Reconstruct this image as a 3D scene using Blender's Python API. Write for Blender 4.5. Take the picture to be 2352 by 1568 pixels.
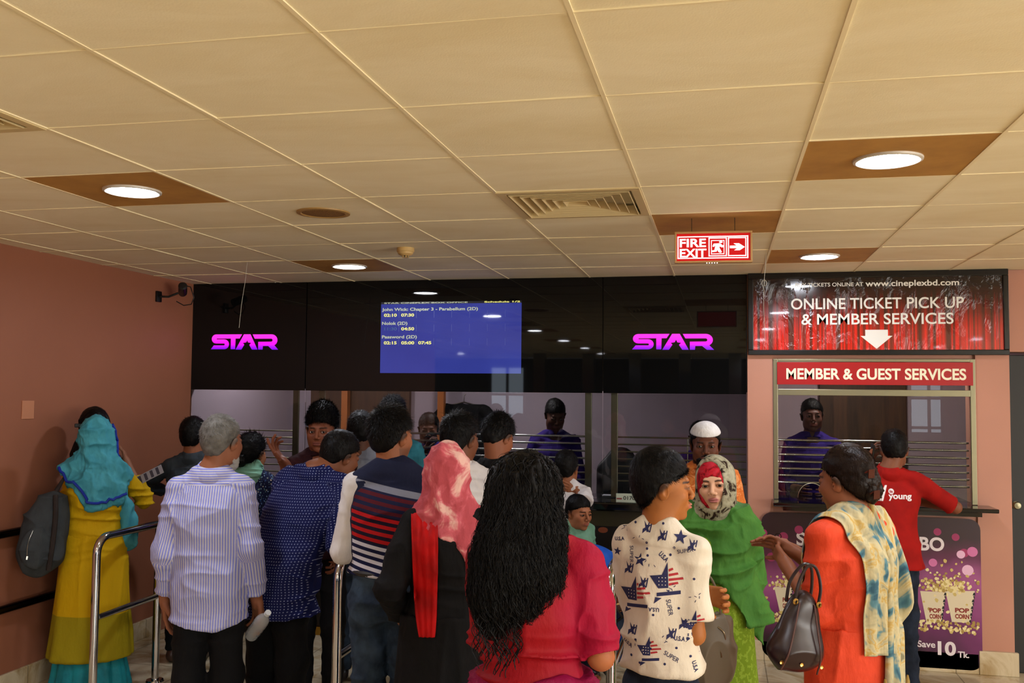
import bpy, bmesh, math, random
import numpy as np
from mathutils import Vector, Matrix, Euler
from mathutils.bvhtree import BVHTree
random.seed(7); NR = np.random.RandomState(11)
for o in list(bpy.data.objects): bpy.data.objects.remove(o)
S = bpy.context.scene; COL = S.collection
PI = math.pi
# ---------------------------------------------------------------- camera
cam_d = bpy.data.cameras.new('camera'); cam = bpy.data.objects.new('camera', cam_d); COL.objects.link(cam)
yaw, pitch, roll = 0.21632569, 0.0542387, -0.00882144
def _r(ax, a): return Matrix.Rotation(a, 3, ax)
Rw = _r('Z', yaw) @ _r('X', pitch) @ _r('Y', roll)
cam.matrix_world = Matrix.Translation((1.52027, -2.03209, 1.78032)) @ (Rw @ _r('X', PI/2)).to_4x4()
cam_d.sensor_width = 36; cam_d.lens = 36*2184.6/2352; cam_d.clip_start = .05; cam_d.clip_end = 100
S.camera = cam
# ---------------------------------------------------------------- world and exposure
w = bpy.data.worlds.new('world'); S.world = w; w.use_nodes = True
w.node_tree.nodes['Background'].inputs[0].default_value = (.75, .85, 1, 1)
w.node_tree.nodes['Background'].inputs[1].default_value = .6
S.view_settings.view_transform = 'Standard'; S.view_settings.look = 'None'
S.view_settings.exposure = 0.05; S.view_settings.gamma = 1; S.view_settings.use_curve_mapping = False
cy = S.cycles
cy.max_bounces = 6; cy.diffuse_bounces = 4; cy.glossy_bounces = 4; cy.transmission_bounces = 4; cy.transparent_max_bounces = 12
cy.sample_clamp_indirect = 6; cy.caustics_reflective = False; cy.caustics_refractive = False
LAMP = 165.0; WINDOW = 3.0; GLAZING = 11.0      # radiance of the downlight lenses, of the far windows and of the daylit glazing along the right side of the hall
# ---------------------------------------------------------------- materials
def srgb(c):
    return tuple(((x/12.92) if x <= .04045 else ((x+.055)/1.055)**2.4) for x in c)
def hexc(h): h = h.lstrip('#'); return srgb(tuple(int(h[i:i+2], 16)/255 for i in (0, 2, 4)))
MATS = {}
class N:
    def __init__(s, name):
        s.m = bpy.data.materials.new(name); s.m.use_nodes = True; s.t = s.m.node_tree; s.b = s.t.nodes['Principled BSDF']
    def n(s, typ, **kw):
        x = s.t.nodes.new('ShaderNode'+typ)
        for k, v in kw.items():
            if k.startswith('i_'):
                key = k[2:]; key = int(key) if key.isdigit() else key.replace('_', ' ')
                x.inputs[key].default_value = v
            else: setattr(x, k, v)
        return x
    def l(s, a, b): s.t.links.new(a, b)
    def attr(s, name): return s.n('Attribute', attribute_name=name).outputs['Vector']
    def obj(s): return s.n('TexCoord').outputs['Object']
    def sep(s, v):
        x = s.n('SeparateXYZ'); s.l(v, x.inputs[0]); return x.outputs
    def math(s, op, a, b=None, c=None):
        x = s.n('Math', operation=op)
        for i, v in enumerate((a, b, c)):
            if v is None: continue
            if isinstance(v, (int, float)): x.inputs[i].default_value = v
            else: s.l(v, x.inputs[i])
        return x.outputs[0]
    def mix(s, f, a, b):
        x = s.n('Mix', data_type='RGBA')
        for i, v in ((0, f), (6, a), (7, b)):
            if isinstance(v, (int, float)): x.inputs[i].default_value = v
            elif isinstance(v, tuple): x.inputs[i].default_value = (*v[:3], 1)
            else: s.l(v, x.inputs[i])
        return x.outputs[2]
    def noise(s, vec, scale, detail=3, rough=.5, stretch=None, dist=0):
        if stretch:
            mp = s.n('Mapping'); mp.inputs['Scale'].default_value = stretch; s.l(vec, mp.inputs[0]); vec = mp.outputs[0]
        x = s.n('TexNoise', i_Scale=scale, i_Detail=detail, i_Roughness=rough, i_Distortion=dist); s.l(vec, x.inputs['Vector']); return x.outputs['Fac']
    def ramp(s, f, stops, interp='LINEAR'):
        x = s.n('ValToRGB'); x.color_ramp.interpolation = interp
        e = x.color_ramp.elements
        while len(e) < len(stops): e.new(.5)
        for q, (p, c) in zip(e, stops):
            q.position = p; q.color = (*(c if isinstance(c, tuple) else (c,)*3)[:3], 1)
        s.l(f, x.inputs[0]); return x.outputs[0]
    def bump(s, h, strength=.3, dist=.005, nrm=None):
        x = s.n('Bump', i_Strength=strength, i_Distance=dist); s.l(h, x.inputs['Height'])
        if nrm is not None: s.l(nrm, x.inputs['Normal'])
        s.l(x.outputs[0], s.b.inputs['Normal']); return x.outputs[0]
    def base(s, v):
        if isinstance(v, tuple): s.b.inputs['Base Color'].default_value = (*v[:3], 1)
        else: s.l(v, s.b.inputs['Base Color'])
    def set(s, **kw):
        for k, v in kw.items(): s.b.inputs[k.replace('_', ' ')].default_value = v
        return s
def plain(name, col, rough=.5, metal=0, **kw):
    if name in MATS: return MATS[name]
    a = N(name); a.base(hexc(col) if isinstance(col, str) else col); a.set(Roughness=rough, Metallic=metal, **kw); MATS[name] = a.m; return a.m
def emit(name, col, st, base=(0, 0, 0)):
    if name in MATS: return MATS[name]
    a = N(name); a.base(base); c = hexc(col) if isinstance(col, str) else col
    a.b.inputs['Emission Color'].default_value = (*c, 1); a.b.inputs['Emission Strength'].default_value = st; a.set(Roughness=.4); MATS[name] = a.m; return a.m
def glass(name, tint=(1, 1, 1), refl_rough=0.0, ior=1.5, opaque=0.0, dark=(0, 0, 0)):
    a = N(name); t = a.t; out = t.nodes['Material Output']; t.nodes.remove(a.b)
    tr = a.n('BsdfTransparent'); tr.inputs[0].default_value = (*tint, 1)
    gl = a.n('BsdfGlossy'); gl.inputs['Roughness'].default_value = refl_rough
    fr = a.n('Fresnel'); fr.inputs[0].default_value = ior
    mx = a.n('MixShader'); a.l(fr.outputs[0], mx.inputs[0]); a.l(tr.outputs[0], mx.inputs[1]); a.l(gl.outputs[0], mx.inputs[2]); a.l(mx.outputs[0], out.inputs[0])
    MATS[name] = a.m; return a.m
def wallpaint(name, col, amt=.12):
    a = N(name); c = hexc(col); o = a.obj()
    f = a.noise(o, 1.3, 4, .6); g = a.noise(o, 90, 2)
    a.base(a.mix(a.ramp(f, [(.3, 0.), (.75, 1.)]), c, tuple(x*(1-amt) for x in c))); a.bump(g, .12, .002); a.set(Roughness=.55); return a.m
def fabric(name, col, col2=None, rough=.85, sheen=.03, nz=.5, wr=.35):
    a = N(name); c = hexc(col); c2 = hexc(col2) if col2 else tuple(x*.8 for x in c); o = a.obj()
    a.base(a.mix(a.ramp(a.noise(o, 14, 3), [(.35, 0.), (.7, 1.)]), c, c2))
    h = a.math('ADD', a.noise(o, 35, 3, .55, (1, 1, .45)), a.math('MULTIPLY', a.noise(o, 600, 2), .12))
    a.bump(h, wr, .012); a.set(Roughness=rough); a.b.inputs['Specular IOR Level'].default_value = .18; MATS[name] = a.m; return a.m
# ---------------------------------------------------------------- mesh helpers
def link(o, parent=None):
    COL.objects.link(o)
    if parent is not None: o.parent = parent
    return o
def mesh_obj(name, verts, faces, mat=None, parent=None, smooth=False, mats=None, midx=None):
    me = bpy.data.meshes.new(name); me.from_pydata([tuple(map(float, v)) for v in verts], [], [tuple(map(int, f)) for f in faces])
    for m in (mats or ([mat] if mat else [])): me.materials.append(m)
    if midx is not None: me.polygons.foreach_set('material_index', midx)
    if smooth: me.polygons.foreach_set('use_smooth', [True]*len(me.polygons))
    me.update(); return link(bpy.data.objects.new(name, me), parent)
class B:
    """collects shapes into one mesh"""
    def __init__(s): s.v = []; s.f = []; s.mi = []; s.sm = []
    def add(s, v, f, mi=0, sm=False):
        n = len(s.v); s.v += [tuple(p) for p in v]; s.f += [tuple(i+n for i in q) for q in f]; s.mi += [mi]*len(f); s.sm += [sm]*len(f); return s
    def box(s, x0, y0, z0, x1, y1, z1, mi=0, bev=0):
        if bev:
            bm = bmesh.new(); bmesh.ops.create_cube(bm, size=1)
            for v in bm.verts: v.co = Vector(((x0+x1)/2+v.co.x*(x1-x0), (y0+y1)/2+v.co.y*(y1-y0), (z0+z1)/2+v.co.z*(z1-z0)))
            bmesh.ops.bevel(bm, geom=bm.edges[:], offset=bev, segments=2, affect='EDGES', profile=.5)
            return s.bm(bm, mi)
        v = [(x, y, z) for x in (x0, x1) for y in (y0, y1) for z in (z0, z1)]
        return s.add(v, [(0, 1, 3, 2), (4, 6, 7, 5), (0, 4, 5, 1), (2, 3, 7, 6), (0, 2, 6, 4), (1, 5, 7, 3)], mi)
    def bm(s, bm, mi=0, sm=False):
        bm.verts.index_update(); s.add([v.co[:] for v in bm.verts], [[v.index for v in f.verts] for f in bm.faces], mi, sm); bm.free(); return s
    def tube(s, pts, r, n=12, mi=0, closed=False, radii=None, cap=True):
        pts = [Vector(p) for p in pts]; m = len(pts); rings = []; up = None
        for i, p in enumerate(pts):
            a = pts[i-1] if (i > 0 or closed) else p; b = pts[(i+1) % m] if (i < m-1 or closed) else p
            t = (b-a).normalized()
            if up is None: up = t.orthogonal().normalized()
            up = (up - t*up.dot(t)); up = up.normalized() if up.length > 1e-6 else t.orthogonal().normalized()
            q = t.cross(up); rr = radii[i] if radii else r
            rings.append([p+(up*math.cos(k*2*PI/n)+q*math.sin(k*2*PI/n))*rr for k in range(n)])
        v = [x for R in rings for x in R]; f = []
        for i in range(m if closed else m-1):
            for k in range(n):
                a = i*n; b = ((i+1) % m)*n; f.append((a+k, a+(k+1) % n, b+(k+1) % n, b+k))
        if cap and not closed: f.append(tuple(range(n))[::-1]); f.append(tuple((m-1)*n+k for k in range(n)))
        return s.add(v, f, mi, True)
    def lathe(s, prof, n=32, mi=0, M=None, sm=True):
        v = []; f = []
        for r, z in prof:
            for k in range(n): v.append(Vector((r*math.cos(k*2*PI/n), r*math.sin(k*2*PI/n), z)))
        for i in range(len(prof)-1):
            for k in range(n): f.append((i*n+k, i*n+(k+1) % n, (i+1)*n+(k+1) % n, (i+1)*n+k))
        if M is not None: v = [M @ p for p in v]
        return s.add(v, f, mi, sm)
    def poly(s, pts, y0, y1, mi=0, M=None):
        """outline in the x-z plane extruded along y"""
        bm = bmesh.new(); vs = [bm.verts.new((p[0], y0, p[1])) for p in pts]; fc = bm.faces.new(vs)
        r = bmesh.ops.extrude_face_region(bm, geom=[fc]); 
        for e in r['geom']:
            if isinstance(e, bmesh.types.BMVert): e.co.y = y1
        bmesh.ops.recalc_face_normals(bm, faces=bm.faces[:]); bmesh.ops.triangulate(bm, faces=[f for f in bm.faces if len(f.verts) > 4])
        if M is not None: bm.transform(M)
        return s.bm(bm, mi)
    def build(s, name, mats, parent=None, **kw):
        me = bpy.data.meshes.new(name); me.from_pydata([tuple(map(float, p)) for p in s.v], [], s.f)
        for m in (mats if isinstance(mats, (list, tuple)) else [mats]): me.materials.append(m)
        me.polygons.foreach_set('material_index', s.mi); me.polygons.foreach_set('use_smooth', s.sm)
        if any(s.sm) and hasattr(me, 'set_sharp_from_angle'): me.set_sharp_from_angle(angle=.7)
        me.update(); return link(bpy.data.objects.new(name, me), parent)
def empty(name, loc=(0, 0, 0), rz=0):
    o = bpy.data.objects.new(name, None); COL.objects.link(o); o.location = loc; o.rotation_euler = (0, 0, rz); o.empty_display_size = .1; return o
def tag(o, label, cat, group=None, kind=None):
    o['label'] = label; o['category'] = cat
    if group: o['group'] = group
    if kind: o['kind'] = kind
    return o
def struct(o, label=None):
    o['kind'] = 'structure'
    if label: o['label'] = label
    return o
def rebase(o, p):
    """move the object's origin to p (its base) keeping the shape where it is; own children follow"""
    p = Vector(p); o.data.transform(Matrix.Translation(-p)); o.location = p
    for c in o.children: 
        if c.type == 'MESH' and c.location.length < 1e-9: c.data.transform(Matrix.Translation(-p))
        for d in c.children:
            if d.type == 'MESH' and d.location.length < 1e-9: d.data.transform(Matrix.Translation(-p))
    return o
def text_geo(txt, bold=0.0, res=6, shear=0, spacing=1.0):
    cu = bpy.data.curves.new('t', 'FONT'); cu.body = txt; cu.offset = bold; cu.resolution_u = res; cu.shear = shear; cu.space_character = spacing; cu.size = 1
    o = bpy.data.objects.new('t', cu); COL.objects.link(o)
    dg = bpy.context.evaluated_depsgraph_get(); me = bpy.data.meshes.new_from_object(o.evaluated_get(dg))
    v = [tuple(x.co) for x in me.vertices]; f = [tuple(p.vertices) for p in me.polygons]
    bpy.data.objects.remove(o); bpy.data.curves.remove(cu); bpy.data.meshes.remove(me); return v, f
def text_fit(txt, x0, z0, w_, h, bold=0.0, **kw):
    """text as flat geometry in (x,z) fitted to a box; w_=None keeps the aspect"""
    v, f = text_geo(txt, bold, **kw); a = np.array(v); mn = a.min(0); mx = a.max(0); sz = mx-mn
    sy = h/sz[1]; sx = (w_/sz[0]) if w_ else sy
    return [(x0+(p[0]-mn[0])*sx, z0+(p[1]-mn[1])*sy) for p in a], f
def text_on(b, txt, x0, z0, w_, h, y, bold=0.0, mi=0, **kw):
    p, f = text_fit(txt, x0, z0, w_, h, bold, **kw); b.add([(q[0], y, q[1]) for q in p], f, mi)
# ================================================================ the room
CH = 2.62; WY = 4.74; T = .6
M_wall = wallpaint('peach_paint', '#9c6248'); M_wall2 = wallpaint('pink_paint', '#be8670')
M_lilac = wallpaint('lilac_paint', '#a5959e')
M_steel = plain('brushed_steel', '#b8b6b0', .22, 1)
M_chrome = plain('polished_steel', '#c9c9cc', .12, 1)
M_brass = plain('aged_steel', '#8f8a70', .35, .9)
M_black = plain('black_plastic', '#0b0b0c', .35)
M_white = plain('white_plastic', '#d8d2c4', .5)
M_whitep = plain('white_print', '#e8e6df', .6)
def marble(name, tile=.6):
    a = N(name); o = a.obj(); n1 = a.noise(o, 2.2, 6, .62, dist=1.6)
    c = a.ramp(n1, [(.3, hexc('#b9a582')), (.5, hexc('#cfc0a2')), (.62, hexc('#a98f63')), (.75, hexc('#d8ccb2'))])
    br = a.n('TexBrick', offset=0, i_Scale=1, i_Mortar_Size=.004, i_Brick_Width=tile, i_Row_Height=tile); br.inputs['Color1'].default_value = (1, 1, 1, 1); br.inputs['Color2'].default_value = (1, 1, 1, 1); br.inputs['Mortar'].default_value = (0, 0, 0, 1)
    a.l(o, br.inputs[0]); a.base(a.mix(a.math('MULTIPLY', br.outputs['Fac'], .6), c, hexc('#5a4d38'))); a.set(Roughness=.18); return a.m
M_marble = marble('cream_marble')
# floor
b = B(); b.box(-12, -11, -.1, 9, 7.2, 0); struct(b.build('floor', M_marble))
# ceiling tiles
a = N('ceiling_tile'); o = a.obj(); c0 = hexc('#f8efd2')
st = a.ramp(a.noise(o, 1.1, 5, .65, (1, 2.2, 1), .6), [(.35, 0.), (.7, 1.)])
col = a.mix(st, c0, hexc('#ecdfba')); sp = a.ramp(a.noise(o, 2.3, 8, .7), [(.68, 0.), (.8, 1.)])
col = a.mix(a.math('MULTIPLY', sp, .35), col, hexc('#7c6237'))
v = a.n('TexVoronoi', i_Scale=170.0); a.l(o, v.inputs['Vector']); a.base(col); a.bump(v.outputs['Distance'], .12, .002); a.set(Roughness=.75); M_tile = a.m
M_tbar = plain('ceiling_bar', '#f0e2bc', .5)
a = N('tan_panel'); o = a.obj(); a.base(a.mix(a.ramp(a.noise(o, 5, 5, .6), [(.4, 0.), (.8, 1.)]), hexc('#b98a42'), hexc('#9c7030'))); a.set(Roughness=.6); M_tan = a.m
LAMPS = [(m, n) for m in range(-3, 3) for n in range(-4, 2)]
lamp_cells = {(-2+5*m, 2+4*n) for m in range(-3, 4) for n in range(-5, 2)}
special = {(1, 3), (-2, 0), (2, 4)}
b = B(); b2 = B()
for i in range(-20, 15):
    for j in range(-18, 8):
        if i < -5 and j > -3: continue
        if (i, j) in lamp_cells and (i, j) in {(-2+5*m, 2+4*n) for m, n in LAMPS}: continue
        if (i, j) in special: continue
        x0, y0 = i*T, j*T; x1, y1 = x0+T, min(y0+T, WY); t = [random.uniform(-.0025, .0015) for _ in range(4)]; z = CH
        if i == -5: x0 = -2.55
        q = [(x0, y0, z+t[0]), (x1, y0, z+t[1]), (x1, y1, z+t[2]), (x0, y1, z+t[3])]
        b.add(q+[(p[0], p[1], z+.03) for p in q], [(3, 2, 1, 0), (4, 5, 6, 7), (0, 1, 5, 4), (1, 2, 6, 5), (2, 3, 7, 6), (3, 0, 4, 7)])
for i in range(-20, 16):
    y1 = WY if i > -5 else -1.8
    b.box(i*T-.006, -10.8, CH-.004, i*T+.006, y1, CH+.01, 1)
for j in range(-18, 8):
    x0 = -2.55 if j > -3 else -12
    b.box(x0, j*T-.0035, CH-.003, 9, j*T+.0035, CH+.01, 1)
b.box(-12, -11, CH+.04, 9, 7.2, CH+.2)
struct(b.build('ceiling', [M_tile, M_tbar]))
# left wall with marble skirting
b = B(); b.box(-2.7, -1.8, 0, -2.55, WY+.015, CH); struct(b.build('wall_left', M_wall))
b = B(); b.box(-2.55, -1.8, 0, -2.53, WY-.35, .13, bev=.004); struct(b.build('baseboard_left', M_marble))
# walls of the hall behind the camera
b = B(); b.box(-12, -1.8, 0, -2.7, -1.65, CH); b.box(-12.15, -11, 0, -12, -1.65, CH); struct(b.build('wall_hall', M_wall))
b = B(); b.box(9, -11, 0, 9.15, 7.2, .35); b.box(9, -11, 2.45, 9.15, 7.2, CH); b.box(9, 1.0, .35, 9.15, 7.2, 2.45); struct(b.build('wall_right', M_wall))
M_glz = emit('daylit_glazing', (1, .97, .90), GLAZING)
b = B(); b.box(9.05, -11, .35, 9.1, 1.0, 2.45); g = struct(b.build('window_7', M_glz))
b = B()
for k in range(11): b.box(8.98, -11+1.2*k-.03, .35, 9.05, -11+1.2*k+.03, 2.45)
b.build('window_frame', M_steel, g)
# ticket wall: member window opening, parapet and the pier on either side
b = B(); b.box(1.70, WY-.02, 0, 1.868, WY+.25, 2.08); b.box(3.152, WY-.02, 0, 3.358, WY+.25, 2.08)
b.box(1.868, WY-.005, 0, 3.152, WY+.25, 1.06); b.box(1.868, WY, 2.02, 3.152, WY+.25, 2.08); b.box(1.70, WY+.02, 2.08, 9, WY+.25, CH)
b.box(4.32, WY+.02, 0, 9, WY+.25, 2.08)
struct(b.build('wall_back', M_wall2))
b = B(); b.box(3.14, WY-.05, 0, 3.375, WY-.02, .15, bev=.004); b.box(1.66, WY-.045, 0, 3.14, WY-.005, .13, bev=.004); struct(b.build('baseboard_back', M_marble))
b = B(); b.box(3.358, WY+.06, 0, 4.32, WY+.12, 2.06, bev=.004); d = struct(b.build('door_1', plain('black_door', '#0e0d0d', .5)), 'black door right of the member window')
b = B(); b.lathe([(0, .05), (.02, .048), (.026, .035), (.018, .02), (.012, 0), (.024, 0)], 20, M=Matrix.Translation((3.40, WY+.055, 1.08)) @ Matrix.Rotation(PI/2, 4, 'X')); b.build('door_handle', M_brass, d)
# ticket office behind the glass
b = B(); b.box(-2.55, 6.6, 0, 9, 6.75, CH); struct(b.build('wall_office', M_lilac))
b = B(); b.box(-2.7, WY+.015, 0, -2.55, 6.75, CH); struct(b.build('wall_office_left', M_lilac))
b = B(); b.box(1.75, WY+.3, 0, 1.80, 6.6, CH); struct(b.build('wall_partition', M_lilac))
M_wood = N('dark_wood'); o = M_wood.obj(); M_wood.base(M_wood.ramp(M_wood.noise(o, 3, 4, .6, (9, 9, 1)), [(.3, hexc('#2a1a0f')), (.7, hexc('#4a3018'))])); M_wood.set(Roughness=.45); M_wood = M_wood.m
b = B(); b.box(-2.35, 6.54, 0, -1.35, 6.6, 2.4, bev=.004); d = struct(b.build('door_2', M_wood)); b = B(); b.tube([(-1.45, 6.5, .95), (-1.45, 6.5, 1.15)], .01); b.build('door_handle', M_steel, d)
b = B(); b.box(2.35, 6.54, 0, 3.05, 6.6, 2.3, bev=.004); struct(b.build('door_3', M_wood))
M_orange = plain('orange_trim', '#a85f28', .5)
for k, x in enumerate((-1.97, -1.02)):
    b = B(); b.box(x-.03, 6.46, 0, x+.03, 6.53, 2.5); struct(b.build('trim_%d' % (k+1), M_orange))
# inner ceiling lamps of the office (dim)
def office_lamp(x, y, g, lab):
    t = empty('office_ceiling_lamp', (x, y, CH)); tag(t, lab, 'lamp', g)
    b = B(); b.lathe([(.13, 0), (.135, -.02), (.12, -.04), (.115, -.035)], 24); b.build('rim', M_white, t)
    b = B(); b.lathe([(.0, -.036), (.115, -.036)], 24); b.build('diffuser', emit('office_light', (1, .94, .96), 150), t)
office_lamp(-.3, 5.25, 'lamps inside the ticket office', 'round ceiling lamp above the ticket clerks inside the dim office')
office_lamp(2.6, 5.25, 'lamps inside the ticket office', 'round ceiling lamp inside the booth behind the member services window')
office_lamp(-2.1, 5.3, 'lamps inside the ticket office', 'round ceiling lamp inside the office near its left wall')
# ---------------------------------------------------------------- black glass fascia and the clear panes
a = N('black_glass'); a.base((.004, .004, .004)); a.set(Roughness=.02); a.b.inputs['Specular IOR Level'].default_value = .3; M_bglass = a.m
M_clear = glass('clear_glass', (.80, .82, .84), ior=1.45)
M_clear2 = glass('booth_glass', (.88, .9, .88), ior=1.45)
panes = [(-2.55, -1.588, 'left'), (-1.58, .694, 'middle'), (.702, 1.692, 'right')]
for k, (x0, x1, nm) in enumerate(panes):
    b = B(); b.box(x0, WY, 1.786, x1, WY+.012, CH)
    g = b.build('glass_fascia', M_bglass); 
    tag(g, {'left': 'glossy black glass panel above the counter, beside the left wall', 'middle': 'wide glossy black glass panel around the blue schedule screen', 'right': 'glossy black glass panel with pink lettering beside the red banner'}[nm], 'glass panel', 'black glass panels over the ticket counter')
    b = B(); b.box(x0, WY, 1.05, x1, WY+.01, 1.784); p = struct(b.build('window_%d' % (k+1), M_clear))
    for x in (x0+.12, x1-.12):
        if (x0 < -2 and x < -2) or x > 1.5: continue
        b = B(); b.lathe([(0, -.012), (.018, -.012), (.02, -.006), (.02, 0)], 20, M=Matrix.Translation((x, WY, 2.55)) @ Matrix.Rotation(-PI/2, 4, 'X') @ Matrix.Scale(-1, 4, (0, 0, 1)))
        b.build('fixing_disc', M_brass, g)
b = B(); b.box(-2.55, WY+.02, 1.80, 1.70, WY+.06, CH); struct(b.build('trim_5', M_black))
for x, lab in ((-1.672, 'leftmost of the four steel strips dividing the ticket windows'), (-1.458, 'second steel strip from the left wall, behind the young man in maroon'), (.591, 'third steel strip, right of the clerk in purple'), (.778, 'rightmost of the four steel strips dividing the ticket windows')):
    b = B(); b.box(x-.024, WY+.03, 1.05, x+.024, WY+.05, 1.80, bev=.003); t = tag(b.build('steel_strip', M_brass), lab, 'steel strip', 'upright steel strips of the ticket windows')
    for z in (1.10, 1.22, 1.47): b = B(); b.lathe([(0, -.008), (.012, -.008), (.014, 0)], 14, M=Matrix.Translation((x, WY+.03, z)) @ Matrix.Rotation(-PI/2, 4, 'X') @ Matrix.Scale(-1, 4, (0, 0, 1))); b.build('bolt', M_steel, t)
def grille(x0, x1, y, zs, r, lab, grp, post=True, mat=M_steel):
    t = empty('rod_grille', ((x0+x1)/2, y, zs[-1])); tag(t, lab, 'grille', grp)
    for z in zs:
        b = B(); b.tube([(x0-(x0+x1)/2, 0, z-zs[-1]), (x1-(x0+x1)/2, 0, z-zs[-1])], r, 10); b.build('rod', mat, t)
    if post:
        b = B(); xm = x0+(x1-x0)*.55-(x0+x1)/2; b.tube([(xm, .01, -.1), (xm, .01, zs[0]-zs[-1])], .004, 8); b.build('upright_rod', mat, t)
zs = [1.474-.052*k for k in range(7)]
grille(-2.55, -1.70, WY+.07, zs, .005, 'thin steel rods across the ticket window at the left wall', 'steel rods across the ticket windows', mat=M_brass)
grille(-1.43, .565, WY+.07, zs, .0075, 'thin steel rods across the wide middle ticket window', 'steel rods across the ticket windows')
grille(.80, 1.69, WY+.07, zs, .006, 'thin steel rods across the ticket window beside the pink pier', 'steel rods across the ticket windows', mat=M_brass)
# ticket counter
M_granite = plain('black_granite', '#0a0a0b', .08)
t = empty('ticket_counter', (-.4, 4.6, 0)); tag(t, 'long ticket counter with dark front and polished black granite top', 'counter')
b = B(); b.box(-2.145, -.13, .985, 2.095, .45, 1.045, bev=.012); b.build('granite_top', M_granite, t)
b = B(); b.box(-2.14, 0, 0, 2.09, .10, .87); b.build('panel', plain('counter_dark', '#120b08', .35), t)
b = B(); b.box(-2.14, -.02, .87, 2.09, .10, .985); b.build('top_strip', plain('counter_strip', '#4a4330', .3, .6), t)
b = B(); b.box(-2.14, -.03, 0, 2.09, -.001, .06); b.build('kick_strip', plain('gold_strip', '#b08a3a', .25, 1), t)
b = B(); M_gold = plain('gold_print', '#f0dfae', .5)
text_on(b, 'E', 1.18, .655, .028, .045, -.003, .02); text_on(b, 'E!', 1.214, .655, .045, .045, -.003, .02); b.build('lettering', M_gold, t)
b = B(); rr = random.Random(4)
for k in range(90):
    cx, cz = rr.uniform(1.2, 1.46), rr.uniform(.22, .6); r = rr.uniform(.008, .026)
    b.poly([(cx+r*math.cos(q*PI/4)*rr.uniform(.6, 1.1), cz+r*math.sin(q*PI/4)*rr.uniform(.6, 1.1)) for q in range(8)], -.0022-.00002*k, -.001, rr.randrange(3))
b.build('snack_print', [plain('snack_a', '#b06a2a', .5), plain('snack_b', '#e0b878', .5), plain('snack_c', '#7a3a14', .5)], t)
b = B(); b.poly([(1.12+.035*math.cos(q*PI/6), .84+.02*math.sin(q*PI/6)) for q in range(12)], -.0025, -.001); b.build('round_print', plain('orange_print', '#7a3a1c', .5), t)
# price tag with numbers on the counter
t = empty('number_plate', (.92, 4.50, 1.045)); tag(t, 'small pale plate with black phone digits standing on the black counter', 'sign')
b = B(); b.box(-.10, 0, 0, .12, .012, .06, bev=.002); b.build('plate', plain('plate_pale', '#a8b0a0', .4), t)
b = B(); text_on(b, '017096', -.05, .018, .12, .026, -.001, .012); b.build('digits', plain('ink', '#101012', .6), t)
b = B(); b.box(-.095, -.001, .02, -.06, 0, .03); b.build('red_mark', plain('redink', '#7a3030', .6), t)
# ---------------------------------------------------------------- schedule screen
t = empty('schedule_screen', (-.44, WY-.004, 1.923)); tag(t, 'blue lit schedule screen with yellow show times in the black glass', 'screen')
SX, SZ = .44, -1.923
a = N('screen_blue'); o = a.obj(); a.base((.005, .005, .02)); a.l(a.mix(a.noise(o, 2.5, 2), hexc('#28307e'), hexc('#3a449e')), a.b.inputs['Emission Color']); a.b.inputs['Emission Strength'].default_value = .95; a.set(Roughness=.03)
b = B(); b.box(-.98+SX, 0, 1.923+SZ, .102+SX, .003, 2.44+SZ); b.build('display', a.m, t)
b = B(); b.box(-.98+SX, 0, 2.44+SZ, .102+SX, .003, 2.456+SZ); b.build('title_bar', emit('bar_grey', '#1a1a24', .6), t)
M_y1 = emit('text_pale', '#b9bfa0', 1.0); M_y2 = emit('text_yellow', '#e6e07a', 1.1); M_y3 = emit('text_dim', '#33508a', .9)
b = B()
for s, x0, x1, z0, z1 in (('John Wick: Chapter 3 - Parabellum (2D)', -.972, -.226, 2.386, 2.412), ('Nolok (2D)', -.970, -.770, 2.281, 2.308), ('Password (2D)', -.969, -.694, 2.179, 2.206)):
    text_on(b, s, x0+SX, z0+SZ-.004, x1-x0, z1-z0+.004, -.001, .025, 0)
for s, x, z in (('02:10', -.956, 2.345), ('07:30', -.820, 2.345), ('04:50', -.818, 2.242), ('02:15', -.954, 2.137), ('05:00', -.816, 2.137), ('07:45', -.683, 2.137)):
    text_on(b, s, x+SX, z+SZ, .102, .024, -.001, .035, 1)
text_on(b, '11:30', -.952+SX, 2.242+SZ, .1, .024, -.001, .03, 2)
text_on(b, 'Schedule 1/2', -.178+SX, 2.443+SZ, .27, .012, -.001, .03, 1)
text_on(b, 'STAR CINEPLEX BOX OFFICE', -.955+SX, 2.443+SZ, .65, .010, -.001, .02, 0)
for x in (-.837, -.70, -.563, -.426, -.289, -.154, -.019):
    for z in (2.338, 2.236, 2.132): b.box(x-.0012+SX, -.001, z+SZ-.003, x+.0012+SX, 0, z+.05+SZ, 3)
b.build('lettering', [M_y1, M_y2, M_y3, emit('grid_line', '#5058a0', .8)], t)
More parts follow.
